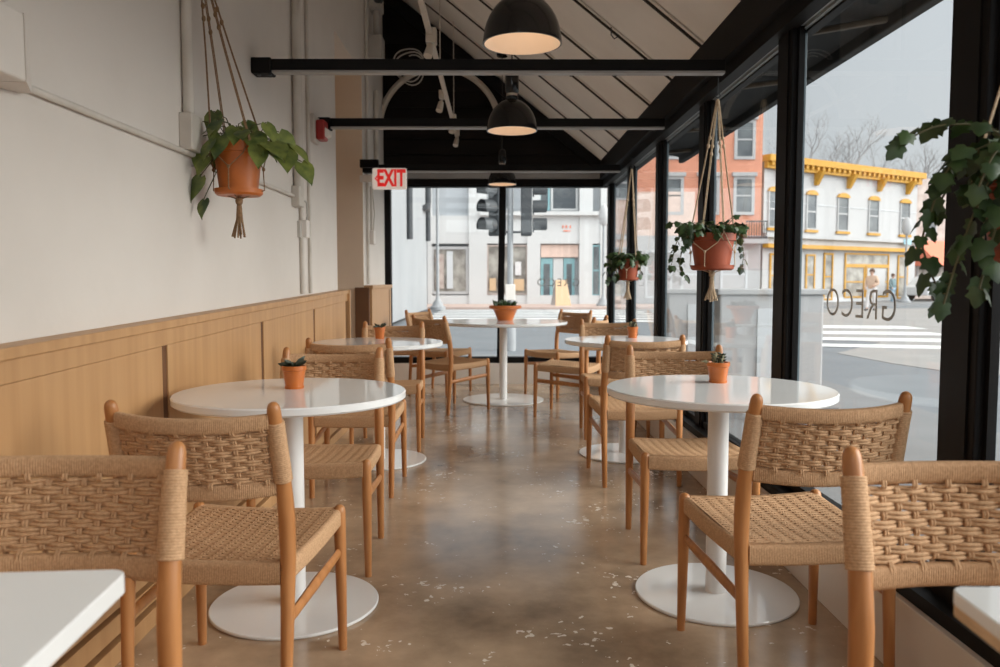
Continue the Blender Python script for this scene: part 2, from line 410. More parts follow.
MB().box(-1.2, -1.146, YB, y_end, .075, .135).build('base_rail', M['oak'], wc, bevel=.002)
MB().box(-1.2, -1.135, YB, y_end, .0, .06).build('base_rail', M['oak'], wc, bevel=.002)
MB().box(-1.219, -1.13, y_end, y_end + .03, 0, wz(y_end)).build('end_panel', M['oak'], wc, bevel=.002)
# short wainscot on the pier beside the far window
wp = sroot('trim_4')
MB().box(-1.219, -1.15, 7.50, 8.86, .0, 1.075).build('panel', M['oak'], wp, bevel=.003)
MB().box(-1.30, -1.17, 7.44, 7.50, .0, 1.09).build('end_panel', M['oak_dark'], wp, bevel=.003)
MB().box(-1.219, -1.135, 7.46, 8.88, 1.075, 1.11).build('cap_rail', M['oak'], wp, bevel=.003)
MB().box(-1.152, -1.146, 8.70, 8.73, .0, 1.06).build('panel_gap', M['oak_dark'], wp)  # slot drawn as a dark strip, with its shade in the colour

# arched white moulding on the black gable
a = MB(); pts = []
for i in range(37):
    q = PI * (-.02 + 1.04 * i / 36); pts.append((-.60 + .655 * math.cos(q), FARY - .078, 2.79 + .66 * math.sin(q)))
a.tube(pts, .034, 8)
tag(a.build('arched_trim', M['track'], smooth=True), 'pale half-round arch of trim on black far gable wall', 'arch')

# ------------------------------------------------------------------ chair
def rail_wrap(mb, p0, p1, up, out, h, d, pitch, rnd=.012, dip=0, n_arc=4, amp=.0016):
    """bar between p0 and p1 wound with cord: ribs across its length; h tall (downwards from p), d deep (towards -out)"""
    p0 = Vector(p0); p1 = Vector(p1); L = (p1 - p0).length; t = (p1 - p0).normalized(); up = Vector(up); out = Vector(out)
    n = max(2, int(L / pitch)); steps = n * 3
    prof = []
    for (cx, cy, a0) in ((-rnd, -rnd, 0), (-d + rnd, -rnd, PI/2), (-d + rnd, -h + rnd, PI), (-rnd, -h + rnd, 1.5 * PI)):
        for k in range(n_arc):
            q = a0 + (PI/2) * k / (n_arc - 1); prof.append((cx + rnd * math.cos(q), cy + rnd * math.sin(q), math.cos(q), math.sin(q)))
    m = len(prof); vs = []; fs = []
    for i in range(steps + 1):
        s = i / steps; e = amp * (abs(math.sin(PI * s * n)) - .6)
        c = p0 + t * (L * s) + up * (-dip * 4 * s * (1 - s))
        for (a, b, na, nb) in prof: vs.append(c + out * (a + na * e) + up * (b + nb * e))
    for i in range(steps):
        for k in range(m):
            k2 = (k + 1) % m; fs.append((i*m + k, i*m + k2, (i+1)*m + k2, (i+1)*m + k))
    fs.append(tuple(range(m))); fs.append(tuple(steps*m + k for k in range(m))[::-1])
    mb.add(vs, fs)

def rear_axis(sgn, z):
    pts = [(0, .21, -.250, .0135), (.30, .2125, -.228, .0175), (.46, .2125, -.216, .0205), (.56, .2115, -.219, .0215), (.64, .210, -.232, .0200), (.74, .208, -.258, .0185), (.832, .207, -.283, .0172), (.846, .2068, -.287, .0150), (.853, .2067, -.289, .010), (.856, .2066, -.290, .004)]
    for (a, b) in zip(pts[:-1], pts[1:]):
        if z <= b[0]:
            k = (z - a[0]) / (b[0] - a[0]); return (sgn * (a[1] + (b[1] - a[1]) * k), a[2] + (b[2] - a[2]) * k, a[3] + (b[3] - a[3]) * k)
    return (sgn * pts[-1][1], pts[-1][2], pts[-1][3])

def make_chair(label):
    t = thing('dining_chair', label, 'chair')
    # legs
    for s in (-1, 1):
        mb = MB(); zs = [0, .02, .1, .2, .3, .40, .44, .452, .458, .461]; rs = [.0130, .0136, .0148, .0165, .0180, .0188, .0185, .0165, .011, .004]
        mb.tube([(s * (.2235 + .004 * (1 - z / .46)), .213 + .006 * (1 - z / .46), z) for z in zs], rs, 14, up=(1, 0, 0))
        mb.build('leg', M['teak'], t, smooth=True)
        mb = MB(); zs = [0, .02] + [.05 * k for k in range(1, 17)] + [.825, .835, .842, .848, .852, .856]
        A = [rear_axis(s, z) for z in zs]
        mb.tube([(a[0], a[1], z) for a, z in zip(A, zs)], [a[2] for a in A], 14, up=(1, 0, 0))
        mb.build('leg', M['teak'], t, smooth=True)
        mb = MB(); mb.tube([(s * .2215, .205, .312), (s * .2165, -.01, .297), (s * .2125, -.222, .282)], [.0155, .0185, .0155], 10, flat=.62)
        mb.build('stretcher', M['teak'], t, smooth=True)
    # wrapped seat frame
    fr = MB()
    rail_wrap(fr, (-.212, .232, .452), (.212, .232, .452), (0, 0, 1), (0, 1, 0), .060, .034, .0046, dip=.008)
    rail_wrap(fr, (.196, -.236, .436), (-.196, -.236, .436), (0, 0, 1), (0, -1, 0), .060, .034, .0046, dip=.006)
    for s in (-1, 1):
        a = Vector((s * .232, .205, .450)); b2 = Vector((s * .221, -.205, .436)); dirv = (b2 - a).normalized(); out = Vector((s, 0, 0)); out = (out - dirv * out.dot(dirv)).normalized()
        rail_wrap(fr, a, b2, (0, 0, 1), out, .056, .030, .0062, dip=.006)
    fr.build('seat_frame', M['cord'], t, smooth=True, angle=60)
    # woven seat top
    sw = MB()
    Y0, Y1 = -.208, .205; rows = 40; P = (Y1 - Y0) / rows; WX = .0385
    def sag(x, y):
        u = x / .215; v = (y - (Y0 + Y1) / 2) / .21
        return -.014 * max(0, 1 - u * u) * max(0, 1 - .6 * v * v) - .002 - .008 * (1 - v)
    for r in range(rows):
        y = Y0 + P * (r + .5); hw = .207 + .010 * (y - Y0) / (Y1 - Y0)
        for k in (-1, 1):
            pts = []
            n = 46
            for i in range(n + 1):
                x = -hw + 2 * hw * i / n
                zz = .449 + sag(x, y) +   .0024 * math.cos(PI * x / WX + (PI if r % 2 else 0))
                pts.append((x, y + k * .0026 + random.uniform(-.0003, .0003), zz))
            sw.tube(pts, .0032, 5, caps=False, up=(0, 0, 1))
    x = -.5 * WX * 11 + WX * .5 - WX * .0
    xs = [WX * j for j in range(-5, 6)]
    for j, x in enumerate(xs):
        ph = 0 if j % 2 else PI
        ph += PI if True else 0
        for k in (-1, 1):
            pts = []
            n = rows * 2
            for i in range(n + 1):
                y = Y0 + (Y1 - Y0) * i / n
                # weft phase at this warp: cos(pi*j)*(+/-): warp lies opposite
                r = (y - Y0) / P - .5
                wv = math.cos(PI * x / WX) * math.cos(PI * r)
                pts.append((x + k * .0034, y, .449 + sag(x, y) - .0028 * wv))
            sw.tube(pts, .0029, 5, caps=False, up=(0, 0, 1))
    # plain slab added under the weave to block light through the seat
    sw.hexa([(-.205, -.21, .408), (.205, -.21, .408), (.212, .21, .422), (-.212, .21, .422)], [(-.205, -.21, .414), (.205, -.21, .414), (.212, .21, .428), (-.212, .21, .428)])
    sw.build('seat', M['cord'], t, smooth=True, angle=70)
    # woven backrest: wrapped top and bottom rails, weave between, sleeves round the posts
    BOW = .054
    def bp(x, z, off=0):
        a = rear_axis(1, z); u = min(1, abs(x) / .208)
        return Vector((x, a[1] - BOW * (1 - u * u) - off, z - .009 * (1 - u * u)))
    bk = MB()
    def back_rail(zc, h, d, pitch=.0046, taper=.0):
        n = int(.392 / pitch); steps = n * 3; m = 14; vs = []; fs = []
        for i in range(steps + 1):
            s = i / steps; x = -.196 + .392 * s; c = bp(x, zc); e = .0015 * (abs(math.sin(PI * s * n)) - .6)
            for k in range(m):
                q = 2 * PI * k / m; cq, sq = math.cos(q), math.sin(q)
                sx = math.copysign(abs(cq) ** .6, cq); sz = math.copysign(abs(sq) ** .6, sq)
                vs.append((c.x, c.y + (d / 2 + e) * sx - (zc - zc) , c.z + (h / 2 + e) * sz + .0 ))
        for i in range(steps):
            for k in range(m):
                k2 = (k + 1) % m; fs.append((i*m + k, i*m + k2, (i+1)*m + k2, (i+1)*m + k))
        fs.append(tuple(range(m))); fs.append(tuple(steps*m + k for k in range(m))[::-1])
        bk.add(vs, fs)
    back_rail(.808, .040, .024); back_rail(.634, .042, .022)
    bk.build('backrest', M['cord'], t, smooth=True, angle=60)
    wv = MB()
    cols = 12; CP = .392 / cols; rowsb = 9; z0, z1 = .657, .786; RP = (z1 - z0) / rowsb; A = .0046
    for r in range(rowsb):
        z = z0 + RP * (r + .5)
        for k in (-1, 1):
            pts = []
            n = cols * 6
            for i in range(n + 1):
                x = -.205 + .41 * i / n
                e = A * math.cos(PI * (x + .196) / CP - PI / 2 * 0 + PI * .5 + (PI if r % 2 else 0) + PI * .0)
                fade = min(1, (.205 - abs(x)) / .02)
                p = bp(x, z + k * .0038 + .0012 * math.sin(x * 31 + r * 1.7) * fade, e * fade)
                pts.append(p)
            wv.tube(pts, .0043, 6, caps=False)
    for c in range(cols):
        x = -.196 + CP * (c + .5)
        # weft offset at this column: A*cos(pi*(c+.5)+pi/2+..) = -A*sin(pi*(c+.5)) * ...
        for k in (-1, 1):
            pts = []
            n = rowsb * 4 + 8
            for i in range(n + 1):
                z = z0 - .012 + (z1 - z0 + .024) * i / n
                r = (z - z0) / RP - .5
                e = A * math.cos(PI * (c + .5) + PI * .5) * math.cos(PI * r)
                inside = min(1, max(0, min(z - z0, z1 - z) / .006))
                ee = -e * inside * .8 + (1 - inside) * (.0125 if (c % 2) else -.0125) * 1.0
                pts.append(bp(x + k * .0027, z, ee))
            wv.tube(pts, .0029, 5, caps=False, up=(0, 1, 0))
    for s in (-1, 1):
        n = 30; steps = n * 4; pts = []; rr = []
        for i in range(steps + 1):
            z = .650 + .155 * i / steps; a = rear_axis(s, z)
            pts.append((a[0], a[1], z)); rr.append(a[2] + .0035 + .0012 * abs(math.sin(PI * n * i / steps)))
        wv.tube(pts, rr, 16, up=(1, 0, 0))
    wv.build('backrest_weave', M['cord'], t, smooth=True, angle=70)
    return t

chairs = [
 # x, y, rot, label
 (-.793, 1.175, PI, 'woven chair at lower left corner behind the near left white table, only its back visible'),
 (.842, 1.118, PI, 'woven chair at lower right corner cut by frame, nearest back on window side'),
 (-.722, 2.240, -.086, 'woven chair turned away in front of the near left round table'),
 (.862, 2.375, .098, 'woven chair turned away in front of the near right round table'),
 (-.722, 3.275, PI, 'woven chair facing camera behind the near left round table'),
 (.830, 3.400, PI, 'woven chair facing camera behind the near right round table'),
 (-.762, 4.440, 0, 'woven chair turned away between the two left round tables'),
 (.812, 4.655, .04, 'woven chair turned away between the two right round tables'),
 (-.742, 5.570, PI, 'woven chair facing camera behind the second left round table'),
 (.885, 5.960, PI, 'woven chair facing camera behind the second right round table, back against window side'),
 (.625, 6.845, 1.192, 'side-on woven chair right of the far table, nearer of the right pair'),
 (.625, 8.100, 2.292, 'woven chair right of far table by end window, farther of the right pair'),
 (-.375, 7.140, -.785, 'angled woven chair left of the far table, nearer of the left pair'),
 (-.560, 8.240, -2.09, 'woven chair left of far table by end window, farther of the left pair'),
]
ch0 = make_chair(chairs[0][3]); ch0['group'] = 'woven cord dining chairs'
ch0.location = (chairs[0][0], chairs[0][1], 0); ch0.rotation_euler = (0, 0, chairs[0][2])
for (x, y, r, lb) in chairs[1:]:
    dup(ch0, (x, y, 0), r, lb)

# ------------------------------------------------------------------ tables
def round_table(x, y, R, Rb, label, H=.765, pr=.037):
    t = thing('round_table', label, 'table', (x, y, 0), 0, 'white round pedestal tables')
    MB().lathe([(1e-5, H - .028), (R - .006, H - .028), (R, H - .022), (R, H - .004), (R - .004, H), (1e-5, H)], n=96).build('tabletop', M['white'], t, smooth=True, angle=30)
    MB().lathe([(1e-5, 0), (Rb - .004, .0), (Rb, .004), (Rb, .009), (Rb - .003, .012), (1e-5, .012)], n=80).build('base', M['white'], t, smooth=True, angle=30)
    MB().lathe([(pr, .012), (pr, H - .034)], n=32).build('pedestal', M['whitemetal'], t, smooth=True)
    MB().lathe([(.13, H - .034), (.13, H - .028)], n=32).build('top_plate', M['whitemetal'], t)
    return t
round_table(-.711, 2.785, .396, .293, 'near left round white pedestal table holding a small orange pot')
round_table(.812, 2.875, .403, .292, 'near right round white pedestal table beside the window')
round_table(-.743, 5.085, .410, .300, 'second left round white table behind the near left one')
round_table(.862, 5.265, .402, .300, 'second right round white table behind the near right one')
round_table(.080, 7.680, .615, .390, 'large far round white table in the middle with a wide plant bowl')

def rect_table(x0, x1, y0, y1, label, rz, edge):
    t = thing('square_table', label, 'table', ((x0 + x1) / 2, (y0 + y1) / 2, 0), rz, 'white square tables at the front')
    hx, hy = (x1 - x0) / 2, (y1 - y0) / 2
    def rrect(r, e=0):
        P = []
        for (cx, cy, a0) in ((hx - r, hy - r, 0), (-hx + r, hy - r, PI/2), (-hx + r, -hy + r, PI), (hx - r, -hy + r, 1.5*PI)):
            for k in range(7): q = a0 + PI/2 * k / 6; P.append((cx + (r + e) * math.cos(q), cy + (r + e) * math.sin(q)))
        return P
    MB().prism(rrect(.022), 2, .747 if edge else .738, .765).build('tabletop', M['white'], t, bevel=.002)
    if edge: MB().prism(rrect(.022, -.001), 2, .733, .747).build('edge_core', M['ply'], t)
    MB().lathe([(.037, .012), (.037, .735)], n=28).build('pedestal', M['whitemetal'], t, smooth=True)
    MB().lathe([(1e-5, 0), (.26, 0), (.26, .012), (1e-5, .012)], n=48).build('base', M['white'], t, smooth=True, angle=30)
    return t
rect_table(-1.105, -.468, .41, 1.032, 'corner of a white square table at lower left', math.radians(4), False)
rect_table(.556, 1.140, .37, .972, 'corner of a white square table at lower right under the woven chair back', math.radians(-3), True)

# ------------------------------------------------------------------ plants
def leaf_ivy(mb, p, d, up, s, fold=.18):
    """lobed ivy leaf: p base, d direction, up normal"""
    d = Vector(d).normalized(); up = Vector(up); up = (up - d * up.dot(d)).normalized(); w = d.cross(up)
    half = [(0, 0), (.22, -.14), (.48, -.02), (.42, .22), (.58, .46), (.33, .58), (.22, .82), (0, 1.05)]
    base = len(mb.v); vs = []
    pts = [(0, 0)] + half[1:-1] + [(0, 1.05)] + [(-a, b) for a, b in half[1:-1]][::-1]
    for (a, b) in pts:
        vs.append(Vector(p) + w * (a * s) + d * (b * s) + up * (s * (-fold * a * a * 2.2 - .12 * b * b)))
    c = Vector(p) + d * (.42 * s) + up * (.03 * s)
    n = len(pts); vs.append(c)
    mb.add(vs, [(i, (i + 1) % n, n) for i in range(n)])
def leaf_heart(mb, p, d, up, s):
    d = Vector(d).normalized(); up = Vector(up); up = (up - d * up.dot(d)).normalized(); w = d.cross(up)
    rows = [(-.10, .14), (.0, .30), (.18, .40), (.40, .38), (.62, .28), (.82, .14), (1.02, .0)]
    vs = []
    for (b, a) in rows:
        k = -.34 * b * b
        vs += [Vector(p) + d * (b * s) + w * (-a * s) + up * (s * (k - .10 * a * 1.5 + .0)), Vector(p) + d * (max(b, .02) * s) + up * (s * (k - .10 + .04)), Vector(p) + d * (b * s) + w * (a * s) + up * (s * (k - .10 * a * 1.5))]
    fs = []
    for i in range(len(rows) - 1):
        fs += [(3*i, 3*i+1, 3*i+4, 3*i+3), (3*i+1, 3*i+2, 3*i+5, 3*i+4)]
    mb.add(vs, fs)

def pot_profile(R, h, lip=.22):
    r0 = R * .74
    return [(1e-5, 0), (r0, 0), (r0 + (R * .93 - r0) * .95, h * (1 - lip)), (R * .93, h * (1 - lip)), (R, h * (1 - lip) + .002), (R, h), (R * .90, h), (R * .86, h * .85), (1e-5, h * .85)]
def saucer(R): return [(1e-5, 0), (R * .9, 0), (R, .008), (R * 1.02, .026), (R * .97, .026), (R * .93, .010), (1e-5, .010)]

def hanging_pot(x, y, z, R, h, label, m, leaves, cat='plant'):
    t = thing('hanging_plant', label, cat, (x, y, z), 0)
    MB().lathe([(r, zz + .010) for r, zz in pot_profile(R, h)], n=40).build('pot', m, t, smooth=True, angle=35)
    MB().lathe(saucer(R * .93), n=40).build('saucer', m, t, smooth=True, angle=35)
    MB().lathe([(1e-5, h * .86), (R * .87, h * .86), (R * .87, h * .90), (1e-5, h * .93)], n=24).build('soil', M['soil'], t)
    return t

def vine_plant(t, vines, leaf, size, m, seed, step=.03, spread=.9, kind='ivy'):
    rnd = random.Random(seed); lf = MB(); st = MB()
    for pts in vines:
        pts = [Vector(p) for p in pts]
        # resample
        path = []
        for a, b in zip(pts[:-1], pts[1:]):
            n = max(1, int((b - a).length / .02))
            for i in range(n): path.append(a.lerp(b, i / n))
        path.append(pts[-1])
        sm = path[:]
        for _ in range(3):
            sm = [sm[0]] + [(sm[i-1] + sm[i] * 2 + sm[i+1]) / 4 for i in range(1, len(sm) - 1)] + [sm[-1]]
        if len(sm) > 2: st.tube(sm, .0022, 5)
        acc = 0
        for a, b in zip(sm[:-1], sm[1:]):
            acc += (b - a).length
            if acc >= step:
                acc = 0
                tan = (b - a).normalized()
                side = Vector((rnd.uniform(-1, 1), rnd.uniform(-1, 1), rnd.uniform(-.35, .8)))
                side = (side - tan * side.dot(tan) * .6).normalized()
                s = size * rnd.uniform(.7, 1.25)
                base = b + side * s * .35
                st.tube([b, base], .0013, 4)
                d = (side * .6 + Vector((0, 0, -.7)) + tan * .35)
                up = Vector((side.x + rnd.uniform(-.5, .5), side.y - .35 + rnd.uniform(-.5, .5), .55))
                (leaf_ivy if kind == 'ivy' else leaf_heart)(lf, base, d, up, s)
        d = (sm[-1] - sm[-2]).normalized()
        (leaf_ivy if kind == 'ivy' else leaf_heart)(lf, sm[-1], d + Vector((0, 0, -.4)), (rnd.uniform(-.4, .4), -.7, .6), size)
    lf.build('foliage', m, t, smooth=True, angle=80); st.build('vine', M['vine'], t, smooth=True)

def macrame(name_label, hook, x, y, z, R, h, m, nrope=4, tassel=.16, knots=(.32,), a0=.4, link=.021):
    """hanger: hook point (world), pot bottom at (x,y,z)"""
    t = thing('macrame_hanger', name_label, 'plant hanger', hook, 0)
    hk = Vector(hook); C = Vector((x, y, z)) - hk
    rp = MB()
    def knot(c, r, n, sz): MB().ball(c, r, n, sz).build('knot', m, t, smooth=True)
    top = Vector((0, 0, -.03))
    for i in range(nrope):
        q = a0 + 2 * PI * i / nrope
        rim = C + Vector((math.cos(q) * (R + .007), math.sin(q) * (R + .007), h + .008))
        q2 = a0 + 2 * PI * (i + .5) / nrope; q1 = a0 + 2 * PI * (i - .5) / nrope
        gather = top.lerp(rim, .0) + Vector((math.cos(q) * .006, math.sin(q) * .006, 0))
        for e in (-1, 1):
            q3 = a0 + 2 * PI * (i + .5 * e) / nrope
            mid = C + Vector((math.cos(q3) * (R * .93 + .006), math.sin(q3) * (R * .93 + .006), h * .52))
            low = C + Vector((math.cos(q3) * (R * .95 + .008), math.sin(q3) * (R * .95 + .008), .022))
            bot = C + Vector((math.cos(q3) * .01, math.sin(q3) * .01, -.012))
            off = Vector((-math.sin(q), math.cos(q), 0)) * (.003 * e)
            rp.tube([gather + off, top.lerp(rim, .5) + off, rim + off, C + Vector((math.cos(q + .25 * e) * (R + .006), math.sin(q + .25 * e) * (R + .006), h * .78)), mid, low, bot], .0026, 6)
        for k in knots:
            knot(top.lerp(rim, k + .05 * (i % 2)), .0085, 8, 1.5)
    for i in range(nrope):
        q3 = a0 + 2 * PI * (i + .5) / nrope
        knot(C + Vector((math.cos(q3) * (R * .93 + .008), math.sin(q3) * (R * .93 + .008), h * .52)), .007, 8, 1.2)
    rp.build('rope', m, t, smooth=True)
    knot(C + Vector((0, 0, -.02)), .016, 10, 1.3)
    knot(Vector((0, 0, -.04)), .010, 10, 1.8)
    ts = MB(); rnd = random.Random(3)
    for i in range(12):
        q = 2 * PI * i / 12; r = rnd.uniform(.012, .036)
        ts.tube([C + Vector((math.cos(q) * .006, math.sin(q) * .006, -.02)), C + Vector((math.cos(q) * .011, math.sin(q) * .011, -.02 - tassel * .5)), C + Vector((math.cos(q) * r, math.sin(q) * r, -.02 - tassel * rnd.uniform(.92, 1.05)))], [.0032, .0032, .0036], 5)
    ts.build('tassel', m, t, smooth=True)
    hkb = MB(); hkb.tube([(0, 0, link), (0, 0, .02)] + [(.012 * math.sin(a), 0, .006 - .0 - .012 * (1 - math.cos(a)) ) for a in (0, .8, 1.6, 2.4, 3.14, 3.9, 4.6)], .003, 6)
    hkb.build('hook', M['iron'], t, smooth=True)
    return t

# left pothos in front of the white wall
px, py, pz = -1.055, 3.335, 1.500
t = hanging_pot(px, py, pz, .102, .205, 'hanging orange pot with trailing pothos against the white left wall', M['terra'], None)
lf = MB(); st = MB(); rnd = random.Random(11)
targets = [(-.15, -.03, .30, 1), (-.10, -.05, .27, 1), (-.05, -.10, .29, 1.1), (.02, -.08, .27, 1.1), (.08, -.06, .25, 1.1), (.13, -.04, .29, .9), (.17, .0, .26, 1.2), (.20, -.02, .19, 1.25), (.26, .0, .14, .9), (.15, -.05, .22, 1.2), (-.07, -.12, .21, 1.1), (-.12, -.08, .17, 1), (-.17, -.05, .12, 1.1), (-.12, -.10, .07, 1.0), (-.12, -.07, -.02, .8), (-.20, .0, .16, 1), (-.23, .0, .09, .9), (.0, .06, .28, 1), (-.05, .09, .25, 1), (.07, .08, .24, 1), (.22, .04, .22, 1), (-.03, -.12, .23, 1.0), (.05, -.11, .25, .9), (-.09, -.02, .34, 1.0), (.03, .02, .31, .9), (-.16, -.08, .22, 1), (.12, .06, .20, 1), (-.12, .07, .2, 1), (.11, -.09, .19, 1.0), (-.06, -.06, .30, 1.0), (-.09, -.12, .14, .9)]
for (ax, ay, az, s) in targets:
    o0 = Vector((rnd.uniform(-.04, .04), rnd.uniform(-.04, .04), .18)); p1 = Vector((ax, ay, az))
    midp = o0.lerp(p1, .5) + Vector((0, 0, .05)); st.tube([o0, midp, p1], .0022, 5)
    out = Vector((ax, ay - .05, 0)).normalized() if Vector((ax, ay, 0)).length > .01 else Vector((0, -1, 0))
    d = out * rnd.uniform(.3, .8) + Vector((rnd.uniform(-.3, .3), rnd.uniform(-.3, .1), rnd.uniform(-.9, -.2)))
    leaf_heart(lf, p1, d, (out.x * .5 + rnd.uniform(-.3, .3), -.6 + rnd.uniform(-.3, .3), .75), .100 * s * rnd.uniform(.85, 1.15))
lf.build('foliage', M['ivy2'], t, smooth=True, angle=80); st.build('vine', M['vine'], t, smooth=True)
macrame('brown macrame hanger holding the pothos pot by the white wall', (-1.192, 3.335, 2.48), px, py, pz, .105, .205, M['rope'], 4, .15, (.26, .33), a0=.72)
br = MB(); br.box(-1.22, -1.205, 3.30, 3.37, 2.43, 2.56); br.tube([(-1.21, 3.335, 2.53), (-1.193, 3.335, 2.53), (-1.190, 3.335, 2.503)], .006, 8)
tag(br.build('hook_bracket', M['iron']), 'iron wall bracket above the brown macrame hanger', 'bracket')

# right ivy pots under the header
def ivy(x, y, z, R, h, label, hlabel, hook, seed, vines, size, mrope, step=.021, a0=.3, dense=True):
    t = hanging_pot(x, y, z, R, h, label, M['terra2'], None)
    rnd = random.Random(seed); V = []
    if dense:
        for i in range(30):
            q = 2 * PI * i / 30 + rnd.uniform(-.2, .2); r = R * rnd.uniform(.9, 1.5)
            V.append([(rnd.uniform(-.03, .03), rnd.uniform(-.03, .03), h * .9), (math.cos(q) * r * .6, math.sin(q) * r * .6, h + rnd.uniform(.03, .08)), (math.cos(q) * r, math.sin(q) * r, h + rnd.uniform(-.03, .06))])
    V += vines
    vine_plant(t, V, None, size, M['ivy'], seed, step)
    macrame(hlabel, hook, x, y, z, R, h, mrope, 4, .14, (.28, .34), a0, 2.195 - hook[2])
    return t
ivy(1.135, 4.190, 1.206, .118, .180, 'hanging terracotta pot of ivy in front of the middle window post', 'pale macrame hanger with tassel carrying the middle ivy pot', (1.150, 4.190, 2.110), 5,
    [[(-.03, 0, .17), (-.12, -.03, .22), (-.19, -.03, .17), (-.21, -.03, .08), (-.22, -.03, .02)], [(-.05, -.03, .17), (-.13, -.05, .2), (-.17, -.05, .10), (-.19, -.05, .0), (-.15, -.06, -.03)], [(.03, .0, .17), (.13, -.02, .18), (.16, -.03, .08), (.14, -.04, .01)], [(-.08, -.02, .18), (-.18, 0, .26), (-.22, .0, .24)], [(.02, -.02, .18), (.08, -.05, .25), (.1, -.04, .27)]], .036, M['rope2'], a0=.2)
ivy(1.135, 6.840, 1.155, .100, .170, 'hanging terracotta pot of ivy by the far end of the window wall', 'macrame hanger carrying the far ivy pot near the end window', (1.158, 6.840, 2.120), 6,
    [[(-.03, 0, .17), (-.11, -.03, .24), (-.17, -.03, .18), (-.19, -.03, .06), (-.18, -.04, -.0)], [(-.03, 0, .17), (-.08, -.05, .22), (-.12, -.05, .10), (-.12, -.06, .03)], [(.03, 0, .17), (.08, -.04, .24), (.10, -.04, .15), (.1, -.05, .05)]], .050, M['rope2'], a0=.5)
ivy(1.092, 1.600, 1.185, .118, .180, 'hanging terracotta pot of large-leaved ivy cut off at the right edge', 'pale macrame hanger of the ivy pot at right edge', (1.155, 1.600, 2.120), 9,
    [[(-.03, -.02, .17), (-.13, -.03, .27), (-.24, -.02, .27), (-.30, -.02, .23)], [(-.04, -.03, .18), (-.12, -.05, .24), (-.22, -.04, .19), (-.24, -.03, .10)], [(-.05, -.03, .17), (-.14, -.06, .18), (-.18, -.06, .08), (-.21, -.06, -.02), (-.22, -.05, -.08)],
     [(-.05, -.05, .17), (-.12, -.08, .16), (-.15, -.08, .04), (-.17, -.08, -.05)], [(-.02, -.05, .17), (-.08, -.12, .18), (-.10, -.13, .06), (-.11, -.13, -.05)], [(-.02, -.02, .18), (-.05, -.08, .30), (-.06, -.10, .34)], [(-.03, 0, .18), (-.15, .0, .23), (-.19, .0, .15), (-.25, .0, .05), (-.21, 0, -.04)],
     [(-.02, -.06, .18), (-.09, -.1, .24), (-.16, -.1, .22), (-.19, -.1, .14)]], .037, M['rope2'], step=.017, a0=.8)

# small pots on the tables
def small_pot(x, y, z, R, h, label, kind, seed):
    t = thing('potted_succulent', label, 'plant', (x, y, z), 0, 'small orange pots on the tables')
    MB().lathe([(1e-5, 0), (R * .76, 0), (R * .80, .006), (R * .80, .009), (1e-5, .009)], n=28).build('saucer', M['terra'], t, smooth=True, angle=35)
    MB().lathe([(r, zz + .009) for r, zz in pot_profile(R, h - .009, .24)], n=32).build('pot', M['terrain'], t, smooth=True, angle=35)
    MB().lathe([(1e-5, h * .84), (R * .88, h * .84), (R * .88, h * .90), (1e-5, h * .92)], n=20).build('soil', M['soil'], t)
    rnd = random.Random(seed); mb = MB()
    if kind == 'rosette':
        for i in range(13):
            q = i * 2.4; L = R * rnd.uniform(1.0, 1.75); a = rnd.uniform(.15, .8)
            d = Vector((math.cos(q) * math.cos(a), math.sin(q) * math.cos(a), math.sin(a))); p = Vector((0, 0, h * .9))
            mb.tube([p, p + d * L * .45 + Vector((0, 0, .004)), p + d * L * .8, p + d * L], [.004, R * .20, R * .15, .001], 6, flat=.4)
        mb.build('leaves', M['succ'], t, smooth=True)
    else:
        p = [(0, 0, h * .88), (-.002, 0, h + .012), (.002, 0, h + .026), (0, 0, h + .036)]
        mb.tube([(-.012 + a, b, c) for a, b, c in p], [.009, .012, .011, .004], 8); mb.tube([(.012 + a * .8, b, c * .93 + .004) for a, b, c in p], [.008, .010, .009, .003], 8)
        mb.tube([(-.03, 0, h * .9), (-.05, -.004, h + .004), (-.065, -.004, h + .002)], [.004, .006, .002], 6)
        mb.build('stems', M['cactus'], t, smooth=True)
        l2 = MB()
        for i in range(26):
            q = i * 2.4; zz = h * .95 + .034 * (i / 26); c = Vector((.012 if i % 2 else -.012, 0, zz)); d = Vector((math.cos(q), math.sin(q), .4))
            l2.tube([c, c + d * .012, c + d * .019], [.003, .0045, .001], 5)
        l2.build('leaves', M['succ'], t, smooth=True)
    return t
small_pot(-.722, 2.865, .765, .043, .082, 'small orange pot with dark succulent on the near left table', 'rosette', 1)
small_pot(.848, 3.020, .765, .043, .078, 'small orange pot with pale spiky plant on the near right table', 'cactus', 2)
small_pot(-.772, 5.35, .765, .038, .078, 'small orange pot with dark leaves on the second left table', 'rosette', 3)
small_pot(.935, 5.42, .765, .038, .075, 'small orange pot with pale spiky plant on the second right table', 'cactus', 4)
t = thing('bowl_planter', 'wide terracotta bowl of low green succulents on the large far table', 'plant', (.10, 7.86, .765), 0)
MB().lathe([(1e-5, 0), (.075, 0), (.085, .03), (.115, .10), (.130, .112), (.155, .116), (.160, .125), (.158, .145), (.145, .146), (.13, .13), (1e-5, .125)], n=40).build('pot', M['terrain'], t, smooth=True, angle=40)
MB().lathe([(1e-5, .12), (.135, .12), (.135, .130), (1e-5, .138)], n=24).build('soil', M['soil'], t)
mb = MB(); rnd = random.Random(5)
for i in range(34):
    q = i * 2.4; r = .1 * math.sqrt(i / 34); p = Vector((math.cos(q) * r, math.sin(q) * r, .13)); a = rnd.uniform(.7, 1.3)
    d = Vector((math.cos(q) * math.cos(a), math.sin(q) * math.cos(a), math.sin(a))); L = rnd.uniform(.05, .085)
    mb.tube([p, p + d * L * .5, p + d * L], [.006, .014, .002], 6, flat=.5)
mb.build('leaves', M['ivy'], t, smooth=True)

